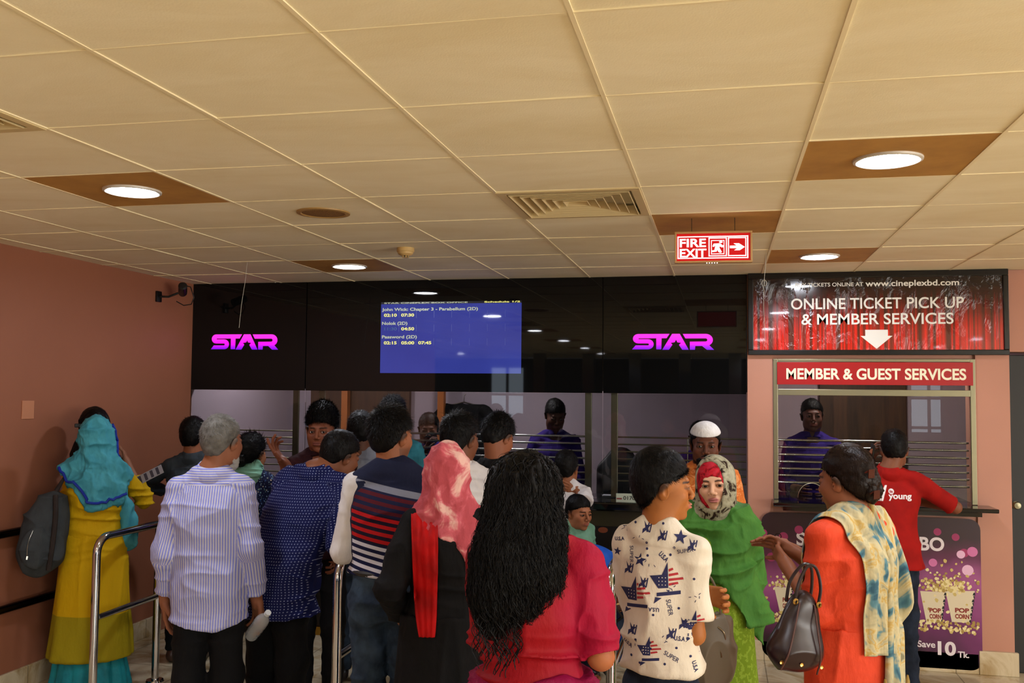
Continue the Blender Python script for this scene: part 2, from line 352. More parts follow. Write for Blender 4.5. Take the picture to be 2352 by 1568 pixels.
# ---------------------------------------------------------------- STAR lettering
def arc(cx, cz, r, a0, a1, n=10, rz=None): return [(cx+r*math.cos(math.radians(a0+(a1-a0)*k/n)), cz+(rz or r)*math.sin(math.radians(a0+(a1-a0)*k/n))) for k in range(n+1)]
star_ST = [(870, 265), (820, 348), (735, 348), (730, 560), (645, 560), (645, 348)]+[(345, 348), (337, 356), (345, 364)]+arc(500, 462, 100, -90, 90, 12, 98)+[(230, 560), (290, 483)]+arc(500, 465, 19, 90, -90, 6)+arc(335, 355, 91, 90, 270, 12, 90)
star_A = [(915, 265), (1045, 265), (1195, 568), (1085, 568), (1030, 475), (1068, 437), (1003, 427), (982, 375), (958, 425), (890, 437), (920, 470), (860, 568), (748, 568)]
star_R = [(1095, 268)]+arc(1480, 383, 120, -90, 60, 14, 115)+[(1620, 570), (1500, 570), (1420, 497), (1305, 497), (1300, 568), (1215, 568), (1215, 415)]+arc(1478, 383, 30, 90, -90, 6)+[(1140, 353)]
a = N('pink_neon'); o = a.obj(); z = a.sep(o)[2]; f = a.ramp(a.math('DIVIDE', z, .12), [(.0, hexc('#6a00d8')), (.22, hexc('#b814f0')), (.42, hexc('#ff10e0')), (.8, hexc('#ff30d8'))])
a.base((.02, .0, .02)); a.l(f, a.b.inputs['Emission Color']); a.b.inputs['Emission Strength'].default_value = 1.25; M_neon = a.m
def star(x0, x1, z0, z1, lab):
    t = empty('illuminated_sign', (x0, WY-.006, z0)); tag(t, lab, 'sign', None)
    k = (x1-x0)/1390
    for nm, pts in (('lettering', star_ST), ('lettering', star_A), ('lettering', star_R)):
        b = B(); b.poly([((p[0]-230)*k, (568-p[1])*(z1-z0)/303) for p in pts], 0, .006); b.build(nm, M_neon, t)
star(-2.382, -1.814, 2.10, 2.219, 'glowing pink STAR lettering on the black glass by the left wall')
star(.906, 1.475, 2.095, 2.207, 'glowing pink STAR lettering on the black glass beside the red banner')
# ---------------------------------------------------------------- red banner
t = empty('banner_board', (2.53, 4.68, 2.056)); tag(t, 'red curtain print banner in a black frame with white ticket pick up text', 'banner')
O = (-2.53, -2.056)
b = B()
for r_ in ((1.705, 2.056, 3.353, 2.091), (1.705, 2.578, 3.353, 2.619), (1.705, 2.091, 1.740, 2.578), (3.320, 2.091, 3.353, 2.578)): b.box(r_[0]+O[0], 0, r_[1]+O[1], r_[2]+O[0], .05, r_[3]+O[1], bev=.004)
b.build('frame', plain('black_frame', '#0d0d0e', .2), t)
a = N('curtain_print'); o = a.obj(); s = a.sep(o)
wv = a.noise(o, 7.0, 2, .4, (3.3, 0, .02)); st_ = a.ramp(wv, [(.38, 0.), (.47, .35), (.53, 1.), (.6, .25), (.66, 0.)]); 
hz = a.ramp(s[2], [(.05, 1.), (.18, .8), (.28, .32), (.38, .08), (.47, .0)])
dk = a.mix(a.math('MULTIPLY', hz, .55), hexc('#190a08'), hexc('#7a2012'))
a.base(a.mix(a.math('MULTIPLY', st_, hz), dk, hexc('#f0140c'))); 
h = a.ramp(a.noise(o, 9, 5, .65, (1, 1, .5), 1.5), [(.5, 0.), (.75, 1.)]); a.bump(h, .35, .02); a.set(Roughness=.14); a.b.inputs['Coat Weight'].default_value = .5
b = B(); b.box(1.740+O[0], .012, 2.091+O[1], 3.320+O[0], .045, 2.578+O[1]); b.build('print', a.m, t)
b = B(); y = .0105
text_on(b, 'BUY TICKETS ONLINE AT', 2.019+O[0], 2.520+O[1], .438, .026, y, .012)
text_on(b, 'www.cineplexbd.com', 2.471+O[0], 2.504+O[1], .585, .052, y, .02)
text_on(b, 'ONLINE TICKET PICK UP', 1.990+O[0], 2.366+O[1], 1.093, .075, y, .012)
text_on(b, '& MEMBER SERVICES', 2.057+O[0], 2.261+O[1], .961, .075, y, .012)
b.poly([(p[0]+O[0], p[1]+O[1]) for p in ((2.467, 2.225), (2.467, 2.184), (2.437, 2.184), (2.538, 2.098), (2.639, 2.184), (2.610, 2.184), (2.610, 2.225))], y, y+.001)
b.build('lettering', M_whitep, t)
# ---------------------------------------------------------------- member services window
t = empty('booth_window_frame', (2.51, WY-.03, 1.09)); tag(t, 'steel framed service window with round bolts between the pink piers', 'window frame')
b = B(); 
for x0, x1, z0, z1 in ((1.870, 1.9, 1.08, 2.03), (3.118, 3.15, 1.08, 2.03), (1.9, 3.118, 1.783, 1.825), (1.9, 3.118, 2.01, 2.03)): b.box(x0-2.51, 0, z0-1.09, x1-2.51, .02, z1-1.09, bev=.002)
b.build('frame', M_brass, t)
for z in (1.998, 1.868, 1.771, 1.427, 1.283, 1.181):
    for x in (1.886, 3.134):
        b = B(); b.lathe([(0, -.012), (.011, -.012), (.013, -.006), (.013, 0)], 18, M=Matrix.Translation((x-2.51, 0, z-1.09)) @ Matrix.Rotation(-PI/2, 4, 'X') @ Matrix.Scale(-1, 4, (0, 0, 1))); b.build('bolt', M_steel, t)
b = B(); hole = [(2.12+.09*math.cos(math.radians(q)), 1.09+.1*math.sin(math.radians(q))) for q in range(180, -1, -12)]
b.poly([(1.9, 1.085)]+hole+[(3.118, 1.09), (3.118, 1.783), (1.9, 1.783)], WY, WY+.008); b.box(1.9, WY, 1.825, 3.118, WY+.008, 2.01)
struct(b.build('window_4', M_clear2))
b = B(); b.tube([(2.12+.09*math.cos(math.radians(q)), WY, 1.09+.1*math.sin(math.radians(q))) for q in range(180, -1, -12)], .003, 6); tag(b.build('speak_hole_rim', M_steel), 'thin steel rim of the arched opening at the foot of the service window', 'rim')
zs = [1.476, 1.427, 1.377, 1.328, 1.281, 1.235, 1.188]
grille(1.895, 3.12, WY+.05, zs, .008, 'steel rods across the member services window', None, False, M_chrome)
t = empty('service_sign', (2.51, WY-.04, 1.856)); tag(t, 'red MEMBER & GUEST SERVICES sign across the top of the service window', 'sign')
b = B(); b.box(1.896-2.51, 0, 0, 3.134-2.51, .006, .152, bev=.001); b.build('board', plain('sign_red', '#a8161a', .25), t)
b = B(); text_on(b, 'MEMBER & GUEST SERVICES', 1.956-2.51, .035, 1.136, .076, -.001, .026); b.build('lettering', plain('cream_letters', '#f1ecd0', .4), t)
b = B(); b.box(1.856, 4.50, 1.052, 3.226, WY-.021, 1.078, bev=.006); b.box(1.87, WY-.03, 1.062, 3.15, WY+.5, 1.078); b.box(1.92, 4.56, 1.02, 3.14, WY-.021, 1.052); tag(b.build('service_ledge', M_granite), 'polished black granite ledge under the member services window', 'ledge')
# popcorn poster
t = empty('popcorn_poster', (2.473, WY-.045, .023)); tag(t, 'purple popcorn poster with rounded corners below the service window', 'poster')
W2, H2 = .687, .967
def rrect(x0, z0, x1, z1, r, n=6):
    p = []
    for cx, cz, a0 in ((x1-r, z1-r, 0), (x0+r, z1-r, 90), (x0+r, z0+r, 180), (x1-r, z0+r, 270)): p += arc(cx, cz, r, a0, a0+90, n)
    return p
a = N('poster_purple'); o = a.obj(); s = a.sep(o); f = a.math('ADD', a.math('DIVIDE', s[2], .97), a.math('MULTIPLY', a.math('SUBTRACT', a.noise(o, 2.5, 3), .5), .5))
a.base(a.ramp(f, [(.1, hexc('#2a0d20')), (.32, hexc('#7a2b6a')), (.52, hexc('#a0508a')), (.68, hexc('#5e1c46')), (.85, hexc('#2b0c1a'))])); a.set(Roughness=.35)
b = B(); b.poly(rrect(-W2, 0, W2, H2, .07), 0, .006); b.build('board', a.m, t)
b = B(); rr = random.Random(9)
for cx, cz, r, m_ in ((2.03, .88, .028, 0), (1.93, .83, .03, 0), (1.85, .69, .03, 0), (1.80, .85, .025, 0), (2.90, .90, .024, 0), (3.01, .87, .024, 0), (3.06, .77, .028, 0), (3.11, .78, .032, 1), (3.04, .76, .026, 2), (2.87, .70, .026, 1), (3.08, .66, .035, 2), (2.72, .86, .02, 0), (2.0, .74, .02, 0)):
    b = B(); b.poly(arc(cx-2.473, cz-.023, r, 0, 345, 15), -.0008-.0001*(cz*1000 % 7), 0); b.build('light_spot', (plain('spot_a', '#a02860', .5), plain('spot_b', '#d070a8', .5), plain('spot_c', '#e8b8d8', .5))[m_], t)
M_bucket = plain('bucket_cream', '#dccfb0', .5); M_corn = [plain('corn_a', '#e8d9a0', .6), plain('corn_b', '#cdb56a', .6), plain('corn_c', '#a88a44', .6)]
def bucket(x0, x1, z0, z1, ts, tilt=0):
    ox, oz = -2.473, -.023; b = B()
    b.poly([(x0+ox, z1+oz), (x1+ox, z1+oz+tilt), (x1-.03+ox, z0+oz), (x0+.035+ox, z0+oz)], -.0012, 0, 0)
    for q in range(9):
        u = (q+.5)/9; b.poly([(x1+.012*(q % 2)-.012-.03*(1-u)+ox, z0+(z1-z0)*(u-.05)+oz), (x1+.004-.03*(1-u)+ox, z0+(z1-z0)*(u-.05)+oz), (x1+.004-.03*(1-u)+ox, z0+(z1-z0)*(u+.04)+oz), (x1-.006-.03*(1-u)+ox, z0+(z1-z0)*(u+.04)+oz)], -.0015, -.0012, 1)
    for txt, dz, hh in (('POP', .082, .03), ('CORN', .043, .03)):
        p, f = text_fit(txt, x0+ox+.055, z0+oz+dz-.02, ts, hh, .05); b.add([(q[0], -.0018, q[1]) for q in p], f, 2)
    b.build('bucket_print', [M_bucket, plain('bucket_black', '#15131a', .5), plain('bucket_red', '#8a2418', .5)], t)
bucket(2.789, 2.946, .316, .513, .07); bucket(2.944, 3.12, .325, .522, .085, .008); bucket(1.867, 1.99, .333, .493, .05)
b = B()
def corn(n, fx, fz, r0=.007, r1=.014):
    for k in range(n):
        cx, cz = fx(), fz(); r = rr.uniform(r0, r1); a0 = rr.random()
        b.poly([(cx-2.473+r*math.cos(q*PI/3.5+a0)*rr.uniform(.6, 1.15), cz-.023+r*math.sin(q*PI/3.5+a0)*rr.uniform(.6, 1.15)) for q in range(7)], -.0014-.00001*k, -.001, rr.choice((0, 0, 1, 1, 2)))
corn(170, lambda: min(3.14, rr.gauss(2.955, .075)), lambda: .52+abs(rr.gauss(0, .055)))
corn(90, lambda: rr.uniform(2.78, 3.14), lambda: rr.uniform(.26, .33)); corn(25, lambda: rr.uniform(2.75, 3.13), lambda: rr.uniform(.3, .72))
corn(50, lambda: rr.gauss(1.93, .035), lambda: .5+abs(rr.gauss(0, .035))); corn(40, lambda: rr.uniform(1.83, 2.1), lambda: rr.uniform(.26, .33)); corn(12, lambda: rr.uniform(1.81, 2.1), lambda: rr.uniform(.3, .65))
b.build('popcorn_print', M_corn, t)
b = B(); text_on(b, 'S', 2.014-2.473, .775-.023, .056, .09, -.001, .03); text_on(b, 'BO', 2.790-2.473, .775-.023, .15, .09, -.001, .03)
text_on(b, 'Save', 2.768-2.473, .152-.023, .109, .042, -.001, .02); text_on(b, '10', 2.891-2.473, .108-.023, .11, .09, -.001, .035); text_on(b, 'Tk.', 3.012-2.473, .1-.023, .068, .04, -.001, .025)
b.build('lettering', plain('poster_white', '#e6dce0', .5), t)
for x, z in ((-W2+.045, H2-.06), (W2-.045, H2-.09), (W2-.045, .07)):
    b = B(); b.lathe([(0, -.006), (.01, -.006), (.013, 0)], 16, M=Matrix.Translation((x, 0, z)) @ Matrix.Rotation(-PI/2, 4, 'X') @ Matrix.Scale(-1, 4, (0, 0, 1))); b.build('screw', M_steel, t)
# ================================================================ ceiling fittings
M_lens = emit('lamp_lens', (.86, .9, 1), LAMP, (.9, .9, .9)); M_rim = plain('lamp_rim', '#cfcac0', .35)
lamp_labels = {(0, 0): 'round downlight in a tan panel nearest the left edge of the ceiling', (1, 0): 'large bright round downlight in a tan panel at the upper right', (0, 1): 'round downlight in a tan panel near the black glass, left of the smoke detector', (1, 1): 'round downlight in a tan panel above the red banner'}
lb = lr = ll = None
for m, n in LAMPS:
    x, y = -.9+3*m, 1.5+2.4*n
    if x < -2.6 and y > -1.9: continue
    t = empty('ceiling_downlight', (x, y, CH)); tag(t, lamp_labels.get((m, n), 'round ceiling downlight of the hall behind, reflected in the black glass'), 'lamp', 'round downlights in tan ceiling panels' if (m, n) in lamp_labels else 'downlights of the hall behind')
    if lb is None:
        b = B(); b.box(-.3, -.3, -.002, .3, .3, .02); lb = b.build('panel', M_tan, t)
        b = B(); b.lathe([(.118, -.002), (.117, -.009), (.108, -.012), (.098, -.008), (.096, -.002)], 40); lr = b.build('rim', M_rim, t)
        b = B(); b.lathe([(.0, -.006), (.097, -.006)], 40); b.f = [q[::-1] for q in b.f]; ll = b.build('lens', M_lens, t)
    else:
        for s in (lb, lr, ll): c = s.copy(); COL.objects.link(c); c.parent = t
# tan panel above the fire exit sign
b = B(); b.box(-.3, -.3, -.002, .3, .3, .02); p = b.build('ceiling_panel', M_tan); p.location = (1.5, 2.7, CH); tag(p, 'plain tan ceiling panel above the fire exit sign', 'ceiling panel')
# air diffusers
M_vent = plain('vent_cream', '#cdb98a', .5); M_dark = plain('vent_dark', '#0c0b09', .8)
def diffuser(x, y, lab):
    t = empty('air_diffuser', (x, y, CH)); tag(t, lab, 'air vent', 'square ceiling air diffusers')
    b = B(); b.box(-.297, -.297, .05, .297, .297, .06); b.build('duct', M_dark, t)
    b = B(); 
    for s0, s1, z0, z1 in ((.30, .262, -.004, -.006), (.262, .262, -.006, .02)):
        pass
    for (x0, y0, x1, y1) in ((-.3, -.3, .3, -.262), (-.3, .262, .3, .3), (-.3, -.262, -.262, .262), (.262, -.262, .3, .262)): b.box(x0, y0, -.008, x1, y1, .004, bev=.002)
    b.build('border', M_vent, t)
    for k in range(6):
        r0 = .255-.04*k; r1 = r0-.021; zt = .03; zb = -.010+.002*k
        v = []; 
        for r, z in ((r0, zb), (r1, zt), (r1-.002, zt), (r0-.003, zb-.002)): v += [(-r, -r, z), (r, -r, z), (r, r, z), (-r, r, z)]
        f = [(4*q+i, 4*q+(i+1) % 4, 4*((q+1) % 4)+(i+1) % 4, 4*((q+1) % 4)+i) for q in range(4) for i in range(4)]
        b = B(); b.add(v, f); b.build('louvre', M_vent, t)
diffuser(.9, 2.1, 'cream square air diffuser with nested louvres in the middle of the ceiling')
diffuser(-.9, .3, 'cream square air diffuser cut off by the left edge of the picture')
# ceiling speaker and smoke detector
t = empty('ceiling_speaker', (-.3, 2.1, CH)); tag(t, 'flat round brownish speaker grille set in the ceiling', 'speaker')
b = B(); b.lathe([(.125, -.001), (.124, -.007), (.105, -.009), (.1, -.005)], 40); b.build('ring', plain('speaker_ring', '#a5824a', .5), t)
a = N('speaker_mesh'); v = a.n('TexVoronoi', i_Scale=220.0); a.l(a.obj(), v.inputs['Vector']); a.base(a.ramp(v.outputs['Distance'], [(.2, hexc('#3a2812')), (.5, hexc('#8a6430'))])); a.set(Roughness=.7)
b = B(); b.lathe([(0, -.008), (.06, -.0075), (.102, -.005)], 40); b.build('mesh', a.m, t)
t = empty('smoke_detector', (-.275, 3.22, CH)); tag(t, 'small cream smoke detector hanging from the ceiling', 'smoke detector')
b = B(); b.lathe([(0, 0), (.05, 0), (.052, -.02), (.046, -.026)], 28); b.build('base', plain('det_cream', '#cfae72', .5), t)
b = B(); b.lathe([(.046, -.024), (.044, -.034), (.03, -.044), (.022, -.046)], 28); b.lathe([(.02, -.056), (.0, -.057)], 28); b.build('cap', plain('det_cream', '#cfae72', .5), t)
b = B(); 
for k in range(6):
    an = k*PI/3; b.box(.017*math.cos(an)-.003, .017*math.sin(an)-.003, -.056, .017*math.cos(an)+.003, .017*math.sin(an)+.003, -.044)
b.lathe([(.0, -.046), (.018, -.046)], 16, 1); b.build('chamber', [plain('det_cream', '#cfae72', .5), M_dark], t)
# ---------------------------------------------------------------- fire exit sign
fx, fy, fz = 1.487, 2.54, 2.405
t = empty('fire_exit_sign', (fx, fy, fz), math.radians(3)); tag(t, 'lit red FIRE EXIT sign in a wooden frame hanging from the ceiling', 'sign')
SW, SH = .180, .148
M_frame = plain('pale_wood', '#b98f58', .5)
b = B()
for x0, z0, x1, z1 in ((-SW, 0, SW, .008), (-SW, SH-.009, SW, SH), (-SW, .008, -SW+.009, SH-.009), (SW-.009, .008, SW, SH-.009)): b.box(x0, -.012, z0, x1, .03, z1, bev=.0015)
b.build('frame', M_frame, t)
a = N('exit_red'); a.base(hexc('#b00812')); a.l(a.mix(a.ramp(a.n('TexGradient').outputs[0], [(0, 0.), (1, 0.)]), hexc('#c40a14'), hexc('#c40a14')), a.b.inputs['Emission Color']); a.b.inputs['Emission Strength'].default_value = .5; a.set(Roughness=.15); M_er = a.m
b = B(); b.box(-SW+.009, -.004, .008, SW-.009, .02, SH-.009); b.build('face', M_er, t)
M_ew = emit('exit_white', (1, .97, 1), 1.6, (.8, .8, .8))
def P3(px, py): return (-SW+(px-150)/(2160-150)*2*SW, (985-py)/(985-110)*SH)   # sign drawing, levelled
b = B()
def fr(x0, y0, x1, y1, w_):
    for q in ((x0, y0, x1, y0+w_), (x0, y1-w_, x1, y1), (x0, y0, x0+w_, y1), (x1-w_, y0, x1, y1)):
        a0 = P3(q[0], q[3]); a1 = P3(q[2], q[1]); b.box(a0[0], -.0055, a0[1], a1[0], -.004, a1[1])
fr(225, 240, 2055, 870, 26); fr(1035, 285, 1505, 810, 24); fr(1100, 360, 1440, 750, 16); fr(1535, 285, 2005, 810, 24)
for s, x0, x1, y0, y1 in (('FIRE', 283, 965, 310, 545), ('EXIT', 283, 975, 595, 830)):
    a0 = P3(x0, y1); a1 = P3(x1, y0); text_on(b, s, a0[0], a0[1], a1[0]-a0[0], a1[1]-a0[1], -.0056, .022)
b.poly([P3(*q) for q in ((1585, 520), (1765, 520), (1680, 455), (1815, 455), (1965, 560), (1835, 650), (1695, 650), (1775, 590), (1585, 590))], -.0056, -.004)
for pts in ([(1165, 455), (1330, 450), (1395, 505), (1440, 505), (1440, 555), (1370, 560), (1320, 530), (1310, 570), (1375, 690), (1340, 715), (1290, 690), (1255, 620), (1240, 680), (1110, 690), (1100, 650), (1185, 640), (1200, 560), (1215, 510), (1160, 545), (1135, 530)],):
    b.poly([P3(*q) for q in pts], -.0058, -.004)
b.poly([P3(1352+45*math.cos(q*PI/8), 412+26*math.sin(q*PI/8)) for q in range(16)], -.0058, -.004)
b.build('lettering', M_ew, t)
b = B(); b.tube([(-.1, .0, SH), (-.1, .0, CH-fz)], .0015, 6); b.tube([(.1, .0, SH), (.1, .0, CH-fz)], .0015, 6); b.build('hanger', M_dark, t)
b = B()
for k in range(5): b.box(-.03+k*.012-.002, -.005, -.004, -.03+k*.012+.002, .0, .0)
b.build('light_slot', M_ew, t)
# hanging wires
def wire(pts, lab, r=.0014):
    b = B(); b.tube([(p[0]-pts[0][0], p[1]-pts[0][1], p[2]-pts[0][2]) for p in pts], r, 6); o_ = b.build('loose_wire', plain('wire_white', '#b0a894', .5)); o_.location = pts[0]; tag(o_, lab, 'wire', None)
wire([(-1.495, 3.62, CH-.002), (-1.505, 3.62, 2.5), (-1.53, 3.625, 2.35), (-1.546, 3.628, 2.19)], 'thin white wire hanging in front of the left black glass')
lp = [(1.771+.014*math.sin(q*PI/5), 3.728, 2.44-.018*math.cos(q*PI/5)) for q in range(10)]
wire([(1.782, 3.72, CH-.002), (1.779, 3.725, 2.54), (1.772, 3.728, 2.47)]+lp+[(1.770, 3.73, 2.40), (1.768, 3.735, 2.3), (1.772, 3.74, 2.2), (1.775, 3.748, 2.10)], 'thin white wire with a small loop hanging in front of the red banner')
# security camera on the left end
t = empty('security_camera', (-2.53, 4.25, 2.47)); tag(t, 'dark security camera on a bracket in the corner by the left wall', 'camera')
b = B(); b.box(-.015, -.03, -.04, .0, .03, .04, bev=.003); b.tube([(-.0, 0, 0), (.06, .02, .0), (.12, .05, .03)], .008); b.build('bracket', M_black, t)
b = B(); b.lathe([(0, -.07), (.028, -.07), (.032, -.06), (.032, .05), (.022, .06), (0, .06)], 24, M=Matrix.Translation((.15, .06, .06)) @ Matrix.Rotation(math.radians(65), 4, 'X') @ Matrix.Rotation(.5, 4, 'Y')); b.build('housing', plain('cam_grey', '#1a1716', .4), t)
b = B(); b.tube([(.15, .08, .09), (.19, .1, .08), (.22, .1, .0), (.2, .1, -.05), (.15, .08, -.06), (.1, .06, -.03)], .004, 8); b.build('cable', M_black, t)
b = B(); b.box(-2.55, 2.89, 1.60, -2.543, 2.99, 1.71, bev=.002); struct(b.build('trim_3', plain('plate_peach', '#bf8160', .5)), 'painted over square wall plate on the left wall')
# ---------------------------------------------------------------- queue rails
def rail(x, y0, y1, zt, lab, r=.0225, post=True, w_=True):
    t = empty('queue_rail', (x, y0, 0)); tag(t, lab, 'rail', 'steel queue rails')
    L = y1-y0; b = B(); R_ = .09
    pts = ([(0, 0, 0)] if post else [])
    if post: pts += [(0, 0, zt-R_)]+[(0, R_-R_*math.cos(q*PI/12), zt-R_+R_*math.sin(q*PI/12)) for q in range(1, 7)]+[(0, L, zt)]
    else: pts = [(0, 0, zt), (0, L, zt)]
    b.tube(pts, r, 20); b.lathe([(r*.9, .014), (.05, .01), (.055, 0)], 24); b.build('top_rail', M_chrome, t)
    b = B(); b.tube([(0, .02 if post else 0, zt-.44), (0, L, zt-.44)], r*.82, 18); b.build('middle_rail', M_chrome, t)
    b = B(); b.tube([(0, L, 0), (0, L, zt)], r, 20); 
    b.lathe([(r, .012), (.05, .01), (.055, 0)], 24, M=Matrix.Translation((0, L, 0))); b.build('end_post', M_chrome, t)
rail(-1.875, 2.70, 3.30, .955, 'steel queue rail in front of the woman in yellow')
rail(-.235, 2.20, 3.45, .985, 'steel queue rail between the man in dotted blue and the man in the striped vest')
rail(1.036, 2.30, 4.15, .99, 'steel queue rail left of the boy in the star print shirt', .0235)
t = empty('wall_rail', (-2.49, 1.0, 0)); tag(t, 'dark steel double hand rail along the left wall', 'rail')
for z, nm in ((.95, 'top_rail'), (.52, 'lower_rail')): b = B(); b.tube([(0, 0, z), (0, 2.2, z)], .024, 18); b.build(nm, plain('dark_steel', '#3a3a3e', .2, 1), t)
for y_ in (.15, 1.1, 2.1):
    b = B(); b.tube([(-.06, y_, .95), (0, y_, .95)], .012); b.tube([(-.06, y_, .52), (0, y_, .52)], .012); b.build('bracket', M_steel, t)
# ---------------------------------------------------------------- hall behind the camera (seen as reflections)
M_day = emit('daylight_pane', (.72, .86, 1), WINDOW)
k = 5
for x0, x1 in ((-3.95, -3.1), (5.6, 6.4)):
    b = B(); b.box(x0, -11.05, 1.0, x1, -11, 2.45); w_ = struct(b.build('window_%d' % k, M_day)); k += 1
    b = B(); nn = max(2, round((x1-x0)/.45))
    for q in range(nn+1): b.box(x0+(x1-x0)*q/nn-.03, -11, .3, x0+(x1-x0)*q/nn+.03, -10.94, 2.45)
    for z in (.3, 1.1, 1.75, 2.42): b.box(x0, -11, z-.03, x1, -10.94, z+.03)
    b.build('window_frame', plain('frame_dark', '#15171a', .5), w_)
b = B(); b.box(-12, -11.2, 0, 9, -11.05, CH); struct(b.build('wall_far', plain('far_dark', '#1c1a1c', .6)))
for q in range(9):
    b = B(); b.box(-.12, -.12, 0, .12, .12, CH); o_ = b.build('mirror_column', plain('mirror_clad', '#9aa0a8', .12, 1)); o_.location = (-2.2+q*1.0, -8.2-.25*(q % 2), 0); tag(o_, 'mirror clad column in the hall behind, seen as a streak in the black glass', 'column', 'mirror clad columns of the hall')
# ================================================================ figures: implicit surfaces meshed with surface nets
F32 = np.float32
_lat = NR.rand(32, 32, 32).astype(F32)*2-1
def vnoise(P, fx, fy=None, fz=None, seed=0):
    fy = fx if fy is None else fy; fz = fx if fz is None else fz
    q = P*np.array([fx, fy, fz])+seed*7.31+100; i = np.floor(q).astype(int); t = q-i; t = t*t*(3-2*t); i &= 31; j = (i+1) & 31
    def g(a, b, c): return _lat[a, b, c]
    x0, y0, z0 = i.T; x1, y1, z1 = j.T; tx, ty, tz = t.T
    a = g(x0, y0, z0)*(1-tx)+g(x1, y0, z0)*tx; b = g(x0, y1, z0)*(1-tx)+g(x1, y1, z0)*tx
    c = g(x0, y0, z1)*(1-tx)+g(x1, y0, z1)*tx; d = g(x0, y1, z1)*(1-tx)+g(x1, y1, z1)*tx
    return (a*(1-ty)+b*ty)*(1-tz)+(c*(1-ty)+d*ty)*tz
def A3(*v): return np.array(v, float)
def rotm(rx=0, ry=0, rz=0): return np.array(Euler((rx, ry, rz)).to_matrix())
class Fld:
    def __init__(s): s.ops = []; s.fr = None
    def frame(s, R=None, c=(0, 0, 0), sc=1.0): s.fr = (np.array(R) if R is not None else np.eye(3), A3(*c), sc); return s
    def noframe(s): s.fr = None; return s
    def _add(s, op, fn, lo, hi, k):
        lo = A3(*lo); hi = A3(*hi)
        if s.fr is not None:
            R, c, sc = s.fr; cs = np.array([[x, y, z] for x in (lo[0], hi[0]) for y in (lo[1], hi[1]) for z in (lo[2], hi[2])])*sc @ R.T + c
            lo, hi = cs.min(0), cs.max(0); f0 = fn
            def fn(x, y, z, f0=f0, R=R, c=c, sc=sc):
                x = x-c[0]; y = y-c[1]; z = z-c[2]
                return f0((x*R[0, 0]+y*R[1, 0]+z*R[2, 0])/sc, (x*R[0, 1]+y*R[1, 1]+z*R[2, 1])/sc, (x*R[0, 2]+y*R[1, 2]+z*R[2, 2])/sc)*sc
            k = k*sc
        s.ops.append((op, fn, lo, hi, k)); return s
    def rc(s, a, b, ra, rb=None, k=.02, op='u', fl=1.0):
        a = A3(*a); b = A3(*b); rb = ra if rb is None else rb; ba = b-a; L = float(ba@ba)+1e-12
        def fn(x, y, z):
            px = x-a[0]; py = y-a[1]; pz = z-a[2]; h = np.clip((px*ba[0]+py*ba[1]+pz*ba[2])/L, 0, 1)
            return np.sqrt((px-h*ba[0])**2+((py-h*ba[1])/fl)**2+(pz-h*ba[2])**2)-(ra+(rb-ra)*h)
        r = max(ra, rb)*max(1, fl); return s._add(op, fn, np.minimum(a, b)-r, np.maximum(a, b)+r, k)
    def ell(s, c, r, k=.02, op='u', R=None):
        c = A3(*c); r = A3(*r); R = np.eye(3) if R is None else np.array(R); e = np.abs(R) @ r
        def fn(x, y, z):
            x = x-c[0]; y = y-c[1]; z = z-c[2]
            u = (x*R[0, 0]+y*R[1, 0]+z*R[2, 0]); v = (x*R[0, 1]+y*R[1, 1]+z*R[2, 1]); w_ = (x*R[0, 2]+y*R[1, 2]+z*R[2, 2])
            k0 = np.sqrt((u/r[0])**2+(v/r[1])**2+(w_/r[2])**2); k1 = np.sqrt((u/r[0]**2)**2+(v/r[1]**2)**2+(w_/r[2]**2)**2)+1e-9
            return k0*(k0-1)/k1
        return s._add(op, fn, c-e, c+e, k)
    def flat(s, a, b, ra, rb, k=.02, op='u'):
        """tapered limb with a rounded start and a flat end at b"""
        a = A3(*a); b = A3(*b); ba = b-a; L = float(np.linalg.norm(ba)); u = ba/L
        def fn(x, y, z):
            px = x-a[0]; py = y-a[1]; pz = z-a[2]; h = px*u[0]+py*u[1]+pz*u[2]; hc = np.clip(h, 0, L+.3)
            d = np.sqrt((px-hc*u[0])**2+(py-hc*u[1])**2+(pz-hc*u[2])**2)-(ra+(rb-ra)*np.minimum(hc/L, 1)); return np.maximum(d, h-L)
        r = max(ra, rb); return s._add(op, fn, np.minimum(a, b)-r, np.maximum(a, b)+r, k)
    def loft(s, keys, k=.02, op='u', fold=None, pw=2.0):
        K = np.array(sorted(keys), float); zz = np.linspace(K[0, 0], K[-1, 0], 160)
        def sm(col):
            v = np.interp(zz, K[:, 0], K[:, col]); q = np.convolve(np.pad(v, 6, mode='edge'), np.ones(13)/13, 'valid'); return q
        C = [sm(i) for i in range(1, 5)]; m = max(K[:, 3].max(), K[:, 4].max())*(1.25 if fold else 1.02)
        def fn(x, y, z):
            cx, cyy, ax, ay = [np.interp(z, zz, c) for c in C]
            u = (x-cx)/ax; v = (y-cyy)/ay
            rr = (np.abs(u)**pw+np.abs(v)**pw)**(1/pw)
            if fold: rr = rr*(1+fold(np.arctan2(v, u), z))
            d = (rr-1)*np.minimum(ax, ay)
            return np.maximum(np.maximum(d, K[0, 0]-z), z-K[-1, 0])
        return s._add(op, fn, (K[:, 1].min()-m, K[:, 2].min()-m, K[0, 0]), (K[:, 1].max()+m, K[:, 2].max()+m, K[-1, 0]), k)
    def plane(s, n, p, k=.004):
        """cuts away the side the normal points to"""
        n = A3(*n); n = n/np.linalg.norm(n); d0 = float(n@A3(*p)); fr = s.fr
        def fn(x, y, z): return x*n[0]+y*n[1]+z*n[2]-d0
        return s._add('i', fn, (-9, -9, -9), (9, 9, 9), k)
